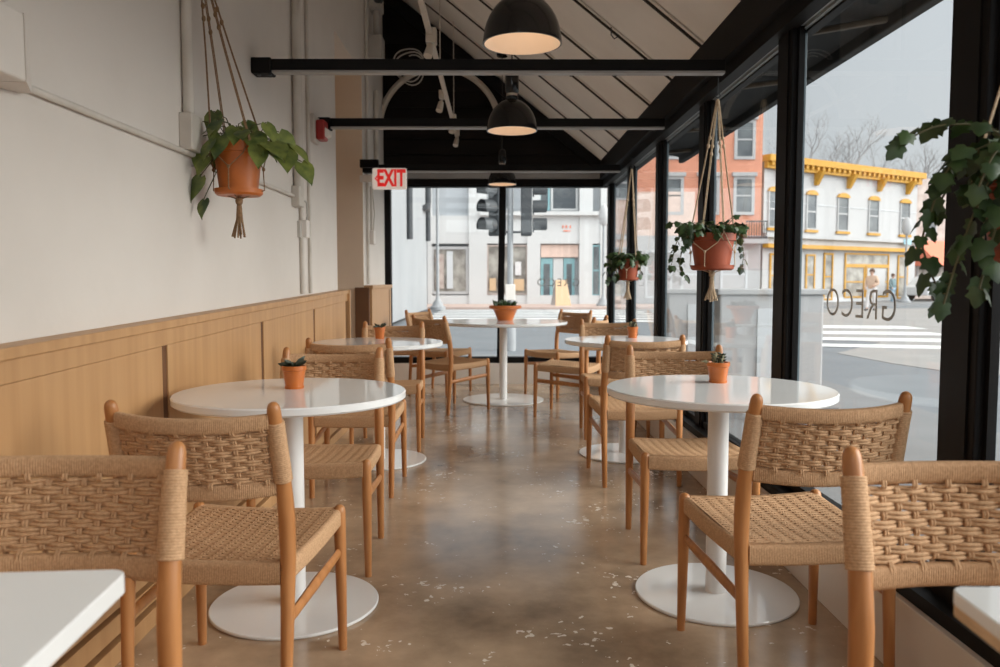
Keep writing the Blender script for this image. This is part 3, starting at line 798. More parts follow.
# ------------------------------------------------------------------ pendant lamps and track light
def pendant(x, y, z, R, label, power):
    power *= .075
    t = thing('pendant_lamp', label, 'lamp', (x, y, z), 0, 'black dome pendant lamps')
    h = R * 1.22
    outp = [(R, 0), (R * 1.0, .006)] + [(R * math.cos(a) * .985 + R * .0, .006 + h * math.sin(a) * .98) for a in [PI/2 * k / 12 for k in range(1, 12)] if R * math.cos(a) > R * .24] + [(R * .23, h * .985)]
    inp = [(max(.01, r - .006), zz - .004 if i else 0) for i, (r, zz) in enumerate(outp)]
    MB().lathe(outp, n=56).v
    mb = MB(); n = 56
    # open shell
    def shell(prof, mbx):
        vs = []; fs = []
        for (r, zz) in prof:
            for k in range(n): vs.append((r * math.cos(2*PI*k/n), r * math.sin(2*PI*k/n), zz))
        for i in range(len(prof) - 1):
            for k in range(n): k2 = (k + 1) % n; fs.append((i*n+k, i*n+k2, (i+1)*n+k2, (i+1)*n+k))
        mbx.add(vs, fs)
    shell([(R - .007, .0)] + outp + [(R * .12, h * 1.0), (.001, h * 1.0)], mb); mb.build('lamp_shade', M['lampblack'], t, smooth=True, angle=50)
    mi = MB(); shell([(.001, h * .95)] + inp[::-1], mi); mi.build('shade_lining', M['lampin'], t, smooth=True, angle=50)
    MB().lathe([(R * .23, h * .985), (R * .24, h * 1.0), (R * .24, h * 1.10), (R * .20, h * 1.10), (R * .20, h * 1.18), (R * .22, h * 1.20), (R * .27, h * 1.26), (R * .27, h * 1.85), (R * .2, h * 1.95), (.012, h * 2.0)], n=28).build('neck', M['lampblack'], t, smooth=True, angle=40)
    MB().lathe([(R * .215, h * 1.10), (R * .215, h * 1.185)], n=20).build('collar', M['brass'], t, smooth=True)
    top = roof_z(x) - z
    MB().tube([(0, 0, h * 1.95), (0, 0, top)], .004, 6).build('cord', M['lampblack'], t)
    MB().lathe([(.05, top - .04), (.055, top - .0), (.055, top + .02)], n=20).build('canopy', M['lampblack'], t, smooth=True)
    MB().ball((0, 0, h * .68), .028, 14, 1.2).build('bulb', M['bulb'], t, smooth=True)
    l = bpy.data.lights.new('bulb_light', 'POINT'); l.energy = power; l.color = (1, .76, .55); l.shadow_soft_size = .03
    lo = bpy.data.objects.new('bulb_light', l); COL.objects.link(lo); lo.parent = t; lo.location = (0, 0, h * .40)
pendant(.105, 3.13, 2.055, .152, 'black dome pendant lamp at top, nearest of the three', 3.0)
pendant(.102, 4.87, 2.048, .152, 'black dome pendant lamp behind first beam, second of the three', 3.0)
pendant(.070, 7.80, 2.080, .138, 'black dome pendant lamp above the large far table', 3.0)

tl = thing('ceiling_track_light', 'white ceiling track with small spotlight heads running towards the far gable', 'light', (-.41, 0, 2.70), 0)
MB().box(-.017, .017, 3.6, 8.80, -.012, .012).build('track', M['track'], tl, bevel=.003)
sup = MB()
for y in (4.0, 6.1, 8.1): sup.tube([(0, y, .012), (0, y, roof_z(-.41) - 2.70)], .004, 6)
sup.build('hanger_rod', M['track'], tl)
for (y, dx, sz) in ((5.15, .01, 1.1), (6.75, -.03, .75), (7.7, .02, .75), (8.45, .02, .7)):
    hd_ = MB().box(-.03 * sz + dx, .03 * sz + dx, y - .04, y + .04, -.055 * sz, .03 * sz).build('spot_driver', M['track'], tl, bevel=.004)
    MB().tube([(dx, y, -.05), (dx - .01, y - .02, -.09)], .01, 8).build('spot_joint', M['track'], tl)
    MB().tube([(dx - .005, y - .01, -.075), (dx - .02, y - .05, -.15)], [.022, .028], 16).build('spot_head', M['track'], tl, smooth=True)

# ------------------------------------------------------------------ things on the left wall
def pipe(name, pts, r, label, m='pipe', cat='pipe', n=10):
    return tag(MB().tube(pts, r, n).build(name, M[m], smooth=True), label, cat)
WX_ = -1.22
pipe('conduit_pipe', [(WX_ + .012, 1.98, 1.648), (WX_ + .012, 4.86, 1.660)], .011, 'thin painted conduit running along the white wall behind the pothos')
pipe('conduit_pipe', [(WX_ + .03, 4.90, 1.66), (WX_ + .03, 4.90, 2.72), (WX_ + .03, 4.90, 4.30)], .026, 'thick white vertical pipe on left wall right of pothos')
pipe('conduit_pipe', [(WX_ + .022, 3.19, 1.80), (WX_ + .022, 3.19, 4.30)], .022, 'white vertical pipe rising from the junction box behind the pothos')
pipe('conduit_pipe', [(WX_ + .02, 5.22, 1.07), (WX_ + .02, 5.22, 4.30)], .013, 'thin vertical pipe by the fire strobe on left wall')
pipe('conduit_pipe', [(WX_ + .015, 5.03, 1.07), (WX_ + .015, 5.03, 2.9), (WX_ + .03, 4.97, 3.1), (WX_ + .05, 5.2, 3.6), (WX_ + .05, 5.3, 4.25)], .016, 'bent pipe curving away at top of left wall')
pipe('conduit_pipe', [(WX_ + .02, 7.62, 1.12), (WX_ + .02, 7.62, 4.30)], .014, 'vertical pipe on the pier near the exit sign')
pipe('conduit_pipe', [(WX_ + .03, 8.15, 2.3), (WX_ + .03, 8.15, 3.05)], .024, 'short pipe on pier below the grey box')
struct(MB().box(WX_, WX_ + .012, 5.10, 5.18, 1.07, 4.7).build('trim_5', M['wall']))
t = thing('wall_duct', 'white boxed duct at top left corner of the wall', 'duct', (WX_ + .002, 1.765, 1.62), 0)
MB().box(0, .15, -.55, .04, .14, 2.6).build('duct_riser', M['wall'], t, bevel=.004)
MB().box(0, .11, -.55, .17, 0, .16).build('duct_box', M['wall'], t, bevel=.006)
MB().hexa([(0, .17, 0), (.11, .17, 0), (.03, .33, .01), (0, .33, .01)], [(0, .17, .16), (.11, .17, .16), (.03, .33, .045), (0, .33, .045)]).build('duct_taper', M['wall'], t)
b = MB().box(WX_, WX_ + .05, 3.14, 3.26, 1.66, 1.80).build('junction_box', M['pipe'], bevel=.004); tag(b, 'painted junction box half hidden behind the pothos', 'box')
b = MB().box(WX_, WX_ + .05, 4.84, 4.97, 1.60, 1.72).build('junction_box', M['pipe'], bevel=.006); tag(b, 'white junction box where conduit meets the thick vertical pipe', 'box')
pipe('cable', [(WX_ + .03, 4.97, 1.66), (WX_ + .04, 5.06, 1.64), (WX_ + .04, 5.08, 1.56), (WX_ + .03, 5.07, 1.50)], .006, 'short grey cable down to the wall sensor', 'greybox', 'cable')
t = thing('wall_sensor', 'small white sensor box low on left wall below the pothos conduit', 'sensor', (WX_, 5.06, 1.42), 0)
MB().box(0, .05, -.045, .035, 0, .11).build('case', M['exit_white'], t, bevel=.005); MB().box(0, .02, -.09, -.045, 0, .10).build('bracket', M['greybox'], t)
t = thing('fire_strobe', 'red and white fire alarm strobe on the wall at end of the second beam', 'alarm', (WX_, 5.45, 2.09), 0)
MB().box(0, .03, -.10, .06, -.02, .16).build('back_plate', M['pipe'], t, bevel=.005)
MB().box(.03, .09, -.06, .06, .0, .13).build('case', M['redplastic'], t, bevel=.012)
MB().hexa([(.09, -.05, .02), (.12, -.03, .03), (.12, .03, .03), (.09, .05, .02)], [(.09, -.05, .08), (.12, -.03, .06), (.12, .03, .06), (.09, .05, .08)]).build('lens', M['exit_white'], t)
t = thing('emergency_light', 'grey electrical box with twin spotlights high on pier beside the black gable', 'light', (WX_, 8.0, 3.3), 0)
MB().box(0, .13, -.12, .10, 0, .22).build('case', M['greybox'], t, bevel=.008)
MB().tube([(.06, 0, .22), (.06, 0, .48)], .028, 10).build('riser_pipe', M['greybox'], t, smooth=True)
MB().box(0, .12, -.12, .12, .48, .80).build('upper_case', M['greybox'], t, bevel=.008)
for zz in (.56, .70): MB().tube([(.10, -.13, zz), (.10, -.09, zz)], .05, 16).build('lamp_head', M['iron'], t, smooth=True)
mb = MB(); pts = []
for i in range(60):
    q = 2 * PI * i / 26; r = .155 + .012 * math.sin(i * .7)
    pts.append((-.93 + r * math.cos(q) + .03 * (i / 60), FARY - .14 - .0006 * i, 3.49 + r * 1.05 * math.sin(q) - .10 * (i / 60)))
mb.tube(pts, .007, 6)
t = tag(mb.build('cable_coil', M['pipe'], smooth=True), 'loop of pale cable hanging before black gable beside the arch', 'cable')

# exit sign
t = thing('exit_sign', 'white EXIT sign with red letters at the doorway beside far window', 'sign', (-.955, 7.34, 2.075), 0)
MB().box(-.155, .155, -.022, .022, -.095, .095).build('case', M['exit_face'], t, bevel=.012, seg=3)
l = text_mesh('EXIT', 'letters', .205, M['red'], t, .002, 1.0, .61, .0075); l.rotation_euler = (PI/2, 0, 0); l.location = (.016, -.0235, -.002)
MB().prism([(-.132, 0), (-.108, .03), (-.100, .022), (-.118, 0), (-.100, -.022), (-.108, -.03)], 1, -.026, -.0215).build('arrow', M['red'], t)
MB().box(-.27, -.155, -.02, .02, -.03, .03).build('mounting_arm', M['exit_white'], t, bevel=.004)
MB().box(-.265, -.10, -.03, .03, .10, .17).build('top_bracket', M['black'], t)
t = thing('conduit_box', 'small white box with conduit hanging on the pier below exit sign', 'box', (-1.20, 7.75, 1.50), 0)
MB().box(-.02, .05, -.10, .02, 0, .13).build('case', M['exit_white'], t, bevel=.005)
MB().tube([(.02, -.04, .13), (.02, -.05, .55)], .012, 8).build('conduit', M['pipe'], t, smooth=True)
MB().tube([(.03, .0, .13), (.04, .02, .3), (.02, .03, .55)], .006, 6).build('cable', M['pipe'], t, smooth=True)

# ------------------------------------------------------------------ outdoors
struct(MB().box(1.36, 4.0, -6, 13.0, -.16, -.05).build('sidewalk', M['sidewalk']))
struct(MB().box(-6, 1.36, FARY + .18, 13.0, -.16, -.05).build('path', M['sidewalk']))
struct(MB().box(-60, 90, -40, 120, -.30, -.16).build('street', M['asphalt']))
def quad_slab(pts, z, th=.012):
    return ([(x, y, z) for x, y in pts], [(x, y, z + th) for x, y in pts])
struct(MB().prism([(6.2, 14.4), (6.3, 12.6), (6.6, 11.2), (20, 5), (70, 4), (70, 44), (2, 36), (5.5, 22), (8.2, 16.9)], 2, -.165, -.152).build('road_surface', M['asphalt2']))
struct(MB().box(-30, 13.5, 37, 42.2, -.2, -.05).build('sidewalk_far', M['brickwalk']))
struct(MB().hexa(*quad_slab([(13.5, 37), (40, 52), (38, 56), (13.5, 42.5)], -.16, .12)).build('sidewalk_corner', M['sidewalk']))
for (y, w_) in ((15.5, .75), (17.4, .9), (19.6, 1.1), (22.2, 1.3)):
    struct(MB().prism([(5.9, y + .5), (9.6 + (y - 15) * .3, y - .55), (9.6 + (y - 15) * .3, y - .55 + w_), (5.9, y + .5 + w_)], 2, -.151, -.145).build('road_marking', M['paint']))
for i in range(7):
    y = 25.5 + i * 1.9
    if y > 36: continue
    o = MB().box(-2.4, 6.2, y, y + .8, -.151, -.145).build('road_marking', M['paint']); struct(o)

# outside awning over the glazing
aw = thing('street_awning', 'black canvas awning with metal arms outside above the window wall', 'awning', (1.33, 0, 2.3), 0)
MB().hexa([(.0, -1.5, .30), (.66, -1.5, .155), (.66, 8.6, .155), (.0, 8.6, .30)], [(.0, -1.5, .33), (.66, -1.5, .185), (.66, 8.6, .185), (.0, 8.6, .33)]).build('canvas', M['awn'], aw)
MB().box(.62, .68, -1.5, 8.6, .10, .20).build('front_bar', M['awn'], aw, bevel=.01)
MB().tube([(.12, -1.5, .24), (.12, 8.6, .24)], .03, 10).build('roller', M['awnmetal'], aw, smooth=True)
for y in (.3, 1.9, 2.9, 4.1, 5.3, 6.9, 8.1):
    MB().tube([(.02, y, .10), (.34, y + .25, .17), (.64, y - .05, .15)], .018, 8).build('arm', M['awnmetal'], aw, smooth=True)
mb = MB()
for k in range(14):
    y = .2 + k * .6
    pts = [(.20 + .15 * math.sin(k * 1.7) + .05 * math.sin(i), y + i * .1, .21 - .018 * math.sin(i * PI / 6) ) for i in range(7)]
    mb.tube(pts, .005, 5)
mb.build('cable', M['iron'], aw, smooth=True)

def win(b, x0, x1, z0, z1, y=-.02, frame='bwhite', pane='glassdark', fw_=.10, bars=True, name='window'):
    """window on a facade whose front lies at local y=0 facing -y"""
    f = MB(); f.box(x0 - fw_, x0, y - .06, y + .05, z0 - fw_, z1 + fw_); f.box(x1, x1 + fw_, y - .06, y + .05, z0 - fw_, z1 + fw_); f.box(x0, x1, y - .06, y + .05, z1, z1 + fw_); f.box(x0, x1, y - .06, y + .05, z0 - fw_, z0)
    if bars: f.box(x0, x1, y - .04, y + .03, (z0 + z1) / 2 - .04, (z0 + z1) / 2 + .04)
    fo = f.build(name, M[frame], b); MB().box(x0, x1, y - .01, y + .01, z0, z1).build('pane', M[pane], fo); return fo

# yellow-trimmed white building, obliquely to the right
import math as _m
xL, yL, xR, yR = 14.35, 43.0, 26.5, 50.5
Lb = _m.hypot(xR - xL, yR - yL); ang = _m.atan2(yR - yL, xR - xL)
B = thing('corner_building', 'white two-storey corner building with bright yellow cornice across the street', 'building', (xL, yL, -.05), ang)
MB().prism([(0, 0), (Lb, 0), (Lb + .5, 6), (math.sin(ang) * 9 + .1, math.cos(ang) * 9)], 2, 0, 7.75).build('wall', M['bwhite'], B)
c = MB(); c.box(-.05, Lb + .2, -.45, .4, 7.55, 7.9); c.box(-.02, Lb + .1, -.25, 0, 7.2, 7.55)
for k in range(30): c.box(.15 + k * .47, .33 + k * .47, -.40, -.25, 7.35, 7.55)
for k in range(5):
    x = 1.2 + k * 2.95; c.hexa([(x, -.15, 6.55), (x + .25, -.15, 6.55), (x + .25, 0, 6.55), (x, 0, 6.55)], [(x, -.6, 7.3), (x + .25, -.6, 7.3), (x + .25, 0, 7.3), (x, 0, 7.3)])
c.build('cornice', M['yellow'], B)
def along(px):   # facade coordinate of an image column, worked out once from the survey
    k = (px - 495) / 800.0
    # intersection of ray X=kY with facade line
    dx, dy = math.cos(ang), math.sin(ang)
    s = (k * yL - xL) / (dx - k * dy); return s
for (a, b_) in ((767, 775), (805, 813), (836, 845.5), (867, 876), (898.5, 907)):
    x0, x1 = along(a), along(b_); x1 = max(x1, x0 + .75)
    fo = win(B, x0, x1, 4.15, 6.0, frame='bwhite', pane='glassdark', fw_=.07)
    ar = MB(); n = 8; xm = (x0 + x1) / 2; hw = (x1 - x0) / 2 + .12
    top = [(xm + hw * math.cos(PI * i / n), 6.0 + .27 * math.sin(PI * i / n)) for i in range(n + 1)]
    ar.prism(top, 1, -.12, 0); ar.build('arch_head', M['yellow'], fo); MB().box(x0 - .15, x1 + .15, -.14, 0, 3.92, 4.06).build('sill', M['yellow'], fo)
MB().box(0, Lb, -.03, 0, 5.45, 5.49).build('string_course', M['bgrey'], B)
MB().box(0, Lb, -.25, 0, 3.55, 3.78).build('fascia', M['bwhite'], B)
MB().box(0, Lb, -.38, 0, 2.98, 3.2).build('shop_cornice', M['yellow'], B)
for (a, b_, z0, z1) in ((770, 776, .4, 2.6), (806, 813, .5, 2.6), (824, 831, .2, 2.7), (845, 863, .3, 2.0), (866, 887, .3, 2.0), (898, 906, .2, 2.7)):
    x0, x1 = along(a), along(b_)
    win(B, x0, x1, z0, z1, frame='yellow', pane='glasspale', fw_=.10, name='shop_window')
x0, x1 = along(845), along(887); win(B, x0, x1, 2.2, 2.75, frame='yellow', pane='glasspale', fw_=.10, bars=False, name='transom_window')
x0, x1 = along(846), along(862)
MB().box(along(866), along(884), -.1, -.07, .35, 1.95).build('shop_poster', M['bwhite'], B)
MB().box(along(899), along(906), -.30, -.25, 3.45, 3.78).build('street_sign', M['bluesign'], B)
for (x, w_) in ((9.3, 1.3), (12.3, 1.0)): MB().box(x, x + w_, 3, 4, 7.75, 8.7).build('chimney', M['stone'], B)
MB().box(0, Lb, -.05, 0, 0, .25).build('plinth', M['bgrey'], B)

# brick row house
B = thing('brick_building', 'orange brick row house with white window surrounds left of yellow building', 'building', (7.4, 42.6, -.05), 0)
MB().box(0, 6.7, 0, 9, 3.6, 10.3).build('wall', M['brick'], B)
MB().box(-.1, 6.75, -.3, 9.2, 10.3, 10.6).build('cornice', M['bwhite'], B)
MB().box(0, 6.7, -.05, 9, 0, 3.6).build('shop_front', M['bwhite'], B)
for x in (1.6, 3.5, 5.35):
    for (z0, z1) in ((4.85, 6.55), (7.75, 9.5)): 
        fo = win(B, x, x + .8, z0, z1, fw_=.16); MB().box(x - .25, x + 1.05, -.2, 0, z1 + .16, z1 + .36).build('lintel', M['bwhite'], fo)
for x in (.7, 2.6, 4.7): win(B, x, x + 1.2, .4, 2.7, frame='bgrey', pane='glasspale', fw_=.12, name='shop_window')
bal = MB(); bal.box(5.6, 6.72, -1.0, 0, 3.35, 3.5); bal.box(5.6, 6.72, -1.0, -.95, 4.25, 4.32)
for k in range(9): bal.box(5.62 + k * .13, 5.65 + k * .13, -.99, -.96, 3.5, 4.25)
bal.build('balcony', M['iron'], B)
MB().box(5.5, 6.74, -1.05, 0, 3.15, 3.38).build('balcony_slab', M['bwhite'], B)
MB().box(0, 3.15, -.06, .02, 3.6, 5.9).build('painted_band', M['pinkish'], B)
B = thing('pale_building', 'narrow pale pinkish building squeezed left of the brick row house', 'building', (6.0, 42.9, -.05), 0)
MB().box(0, 1.3, 0, 8, 0, 9.5).build('wall', M['pinkish'], B)
win(B, .25, 1.05, 5.6, 7.2); win(B, .2, 1.1, .5, 2.9, pane='glasspale', name='shop_window')
MB().box(-.02, 1.32, -.2, .05, 3.4, 3.7).build('cornice', M['bwhite'], B)

# white shopfronts across the street at the end
B = thing('shop_building', 'white shop building with teal doors beyond the far window', 'building', (-4.2, 42.0, -.05), 0)
def fx(px): return (px - 495) * .0525 + 4.2
wl = MB()
def pier(a, b_, z0=0, z1=10): wl.box(fx(a), fx(b_), -.08, .65, z0, z1)
MB().box(-1.2, fx(604), .5, 8, 0, 10).build('wall', M['shopgrey'], B)
for (a, b_) in ((428, 432), (469, 487), (527, 540), (579, 592), (600, 606)): pier(a, b_)
wl.box(fx(428), fx(606), 0, .6, 3.15, 4.6); wl.box(fx(428), fx(606), 0, .6, 0, .45)
wl.build('pilasters', M['shopwhite'], B)
MB().box(fx(480), fx(606), -.35, .1, 4.6, 4.8).build('cornice', M['shopwhite'], B)
win(B, fx(434), fx(466), .65, 2.85, y=.05, pane='glasspale', bars=False, name='shop_window', fw_=.14)
win(B, fx(488.5), fx(526), .55, 3.0, y=.1, frame='stone', pane='glasspale', bars=False, name='shop_window', fw_=.08)
win(B, fx(593), fx(599), .5, 3.0, y=.1, frame='teal', pane='glassdark', name='shop_window', fw_=.08)
for (a, b_, z0, z1, mm) in ((436, 444, .8, 2.6, 'stone'), (447, 453, .8, 2.75, 'bgrey'), (489.5, 496, .7, 1.35, 'ply'), (498, 503, .7, 1.7, 'stone'), (514, 524, .7, 1.3, 'ply'), (515, 521, 1.5, 2.2, 'palecloth')):
    MB().box(fx(a), fx(b_), -.04, .06, z0, z1).build('shop_display', M[mm], B)
dp = MB(); dp.box(fx(541), fx(578.5), .2, .5, 2.45, 3.1); dp.build('entry_panel', M['pinkish'], B)
for (a, b_) in ((541, 553), (564, 575)):
    d = MB().box(fx(a), fx(b_), .3, .5, .0, 2.4).build('door', M['teal'], B); MB().box(fx(a) + .15, fx(b_) - .15, .28, .3, .4, 2.1).build('pane', M['glassdark'], d)
MB().box(fx(553.5), fx(563.5), .32, .5, .1, 2.4).build('side_panel', M['shopwhite'], B)
win(B, fx(553), fx(576), 5.0, 6.9, y=.45, frame='shopwhite', pane='glassdark', bars=False); win(B, fx(541), fx(548), 5.0, 6.9, y=.45, frame='teal', pane='glassdark', bars=False)
win(B, fx(491), fx(512), 5.0, 6.9, y=.45, frame='shopwhite', pane='glassdark', bars=False)
mb = MB()
for (x, w_) in ((562, 1.2), (565, 1.6), (569, 1.4)): mb.box(fx(x), fx(x + w_), -.03, .0, 3.95, 4.1)
mb.box(fx(563), fx(570), -.03, 0, 3.78, 3.84); mb.build('shop_sign', M['awnred'], B)
B = thing('neighbour_building', 'pale grey blank side wall of the neighbouring building left outside far window', 'building', (-2.95, 14, -.05), 0)
MB().box(-6, 0, 0, 20.8, 0, 9).build('wall', M['midgrey'], B)
for (y, z0, z1) in ((13.0, 2.6, 6.5), (20.4, 2.9, 7)):
    MB().tube([(.1, y, z0), (.1, y, z1)], .10, 8).build('drain_pipe', M['iron'], B, smooth=True)
for (y, z0) in ((14.6, 4.9), (20.0, 4.2)): MB().tube([(.12, y - 1.2, z0), (.12, y, z0), (.12, y + .3, z0 + .4), (.12, y + .3, 8)], .12, 8).build('drain_pipe', M['iron'], B, smooth=True)
B = thing('stone_building', 'weathered stone building behind the ivy at right', 'building', (27.6, 53, -.05), .45)
MB().box(0, 14, 0, 4, 0, 8.0).build('wall', M['stone'], B)
for x in (1.2, 3.6, 6): win(B, x, x + 1, 4.4, 6.2)
MB().hexa([(.3, -1.6, 2.2), (3.8, -1.6, 2.2), (3.8, 0, 2.2), (.3, 0, 2.2)], [(.3, -1.5, 2.5), (3.8, -1.5, 2.5), (3.8, 0, 3.9), (.3, 0, 3.9)]).build('awning', M['awnred'], B)
win(B, .6, 3.4, .4, 2.1, pane='glasspale', name='shop_window')

# bare trees behind the yellow building
def tree(x, y, h, label, seed):
    rnd = random.Random(seed); t = thing('bare_tree', label, 'tree', (x, y, -.15), 0, 'bare winter trees behind the yellow building')
    tr = MB(); brs = MB()
    def grow(p, d, L, r, lvl):
        q = p + d * L; m_ = p.lerp(q, .5) + Vector((rnd.uniform(-.08, .08), rnd.uniform(-.08, .08), 0)) * L
        (tr if lvl == 0 else brs).tube([p, m_, q], [r, r * .85, r * .65], 5, caps=False)
        if lvl < 6:
            for k in range(3 if lvl < 4 else 2):
                nd = (d + Vector((rnd.uniform(-.75, .75), rnd.uniform(-.75, .75), rnd.uniform(-.05, .45)))).normalized()
                grow(p.lerp(q, rnd.uniform(.65, 1)), nd, L * rnd.uniform(.52, .78), r * .62, lvl + 1)
    grow(Vector((0, 0, 0)), Vector((0, 0, 1)), h * .38, .17, 0)
    tr.build('trunk', M['bark'], t); brs.build('branches', M['bark'], t)
tree(32.0, 78, 19.8, 'tall bare tree above yellow cornice near the window post', 1)
tree(39.4, 86, 20.0, 'bare tree above the middle of the yellow cornice', 2)
tree(47.0, 90, 18.5, 'bare tree above the stone building at right', 3)
tree(42.8, 83, 17.0, 'smaller bare tree above right end of the yellow cornice', 4)

# traffic signals on a pole in front of the far window
t = thing('traffic_signal', 'grey pole with two dark traffic signals beyond the far window mullion', 'traffic light', (.285, 15, -.16), 0)
MB().lathe([(.11, 0), (.11, .5), (.055, .7), (.055, 3.5)], n=16).build('pole', M['poleg'], t, smooth=True, angle=30)
def signal(dx, rz):
    h = MB().box(-.15, .15, -.10, .10, 0, 1.02).build('signal_head', M['iron'], t, bevel=.02); h.location = (dx, 0, 2.15); h.rotation_euler = (0, 0, rz)
    for k in range(3):
        z = .18 + k * .33
        v = MB(); n = 12; vs = []; fs = []
        for i in range(n + 1):
            a = -PI * .15 + PI * 1.3 * i / n
            for yy in (-.12, -.38): vs.append((.15 * math.cos(a), yy, z + .15 * math.sin(a)))
        for i in range(n): fs.append((2*i, 2*i+1, 2*i+3, 2*i+2))
        v.add(vs, fs); v.build('visor', M['iron'], h, smooth=True)
        MB().lathe([(.001, 0), (.12, 0), (.12, .02)], (0, -.14, z), 14, axis=1).build('lens', M['glassdark'], h)
    MB().box(min(0, -dx), max(0, -dx), -.02, .02, .05, .09).add([], []).box(min(0, -dx), max(0, -dx), -.02, .02, .92, .96).build('bracket', M['iron'], h).rotation_euler = (0, 0, -rz)
signal(.30, PI * .5); signal(-.24, -PI * .28)
MB().box(-.09, .09, -.12, -.055, .95, 1.25).build('push_button', M['exit_white'], t, bevel=.01)
def lamp_post(x, y, h, label):
    t = thing('street_lamp', label, 'street lamp', (x, y, -.1), 0)
    MB().lathe([(.34, 0), (.34, .12), (.24, .2), (.20, .32), (.10, .45), (.07, .6), (.055, h)], n=14).build('pole', M['poleg'], t, smooth=True, angle=35)
    MB().lathe([(.1, h), (.2, h + .1), (.26, h + .45), (.2, h + .8), (.05, h + 1.0), (.001, h + 1.05)], n=14).build('lantern', M['bwhite'], t, smooth=True, angle=35)
lamp_post(-2.5, 35, 5.6, 'street lamp with flared base before the white shop left of signals')
lamp_post(5.2, 38.5, 3.9, 'street lamp right of the teal shop doors by window corner')
lamp_post(23.0, 44.8, 3.8, 'street lamp before the right end of the yellow building')
t = thing('sandwich_board', 'white A-frame board on the pavement before teal shop doors', 'sign', (3.25, 39.5, -.05), .2)
MB().hexa([(-.4, -.45, 0), (.4, -.45, 0), (.4, -.40, 0), (-.4, -.40, 0)], [(-.28, -.05, 1.25), (.28, -.05, 1.25), (.28, 0, 1.25), (-.28, 0, 1.25)]).build('front_board', M['ply'], t)
MB().hexa([(-.4, .40, 0), (.4, .40, 0), (.4, .45, 0), (-.4, .45, 0)], [(-.28, 0, 1.25), (.28, 0, 1.25), (.28, .05, 1.25), (-.28, .05, 1.25)]).build('back_board', M['bwhite'], t)

# white barriers on the pavement outside the right windows
def barrier(x, y, w_, h, label, rz=0):
    t = thing('pavement_barrier', label, 'barrier', (x, y, -.05), rz, 'white pavement barriers')
    MB().box(0, w_, 0, .30, .0, h).build('body', M['bwhite'], t, bevel=.02)
    MB().box(-.03, w_ + .03, -.03, .33, h, h + .05).build('cap', M['bwhite'], t, bevel=.01)
    MB().box(w_ * .36, w_ * .60, -.012, 0, .18, h - .12).build('panel', M['bgrey'], t)
    MB().box(-.1, w_ + .1, -.12, .42, 0, .10).build('foot', M['sidewalk'], t)
barrier(1.97, 7.0, .92, 1.08, 'white chest-high barrier outside behind the near right table')
barrier(1.95, 9.0, .62, 1.06, 'white chest-high barrier farther along the pavement between two posts')

# parked car glimpsed behind the ivy
t = thing('parked_car', 'silver car parked beyond the street near the coral awning', 'car', (26.4, 47.8, -.04), .5)
MB().prism([(-2, .35), (-2, .85), (-1.5, .95), (-.9, 1.45), (.7, 1.45), (1.3, .95), (2, .8), (2, .35)], 1, -.8, .8).build('body', M['carpaint'], t, bevel=.05)
MB().prism([(-1.35, .98), (-.85, 1.38), (.65, 1.38), (1.12, .98)], 1, -.82, .82).build('side_window', M['glassdark'], t)
for x in (-1.25, 1.25):
    for y in (-.78, .78): MB().lathe([(.001, -.1), (.30, -.1), (.33, -.06), (.33, .06), (.30, .1), (.001, .1)], (x, y, .33), 20, axis=1).build('wheel', M['tyre'], t, smooth=True, angle=35)

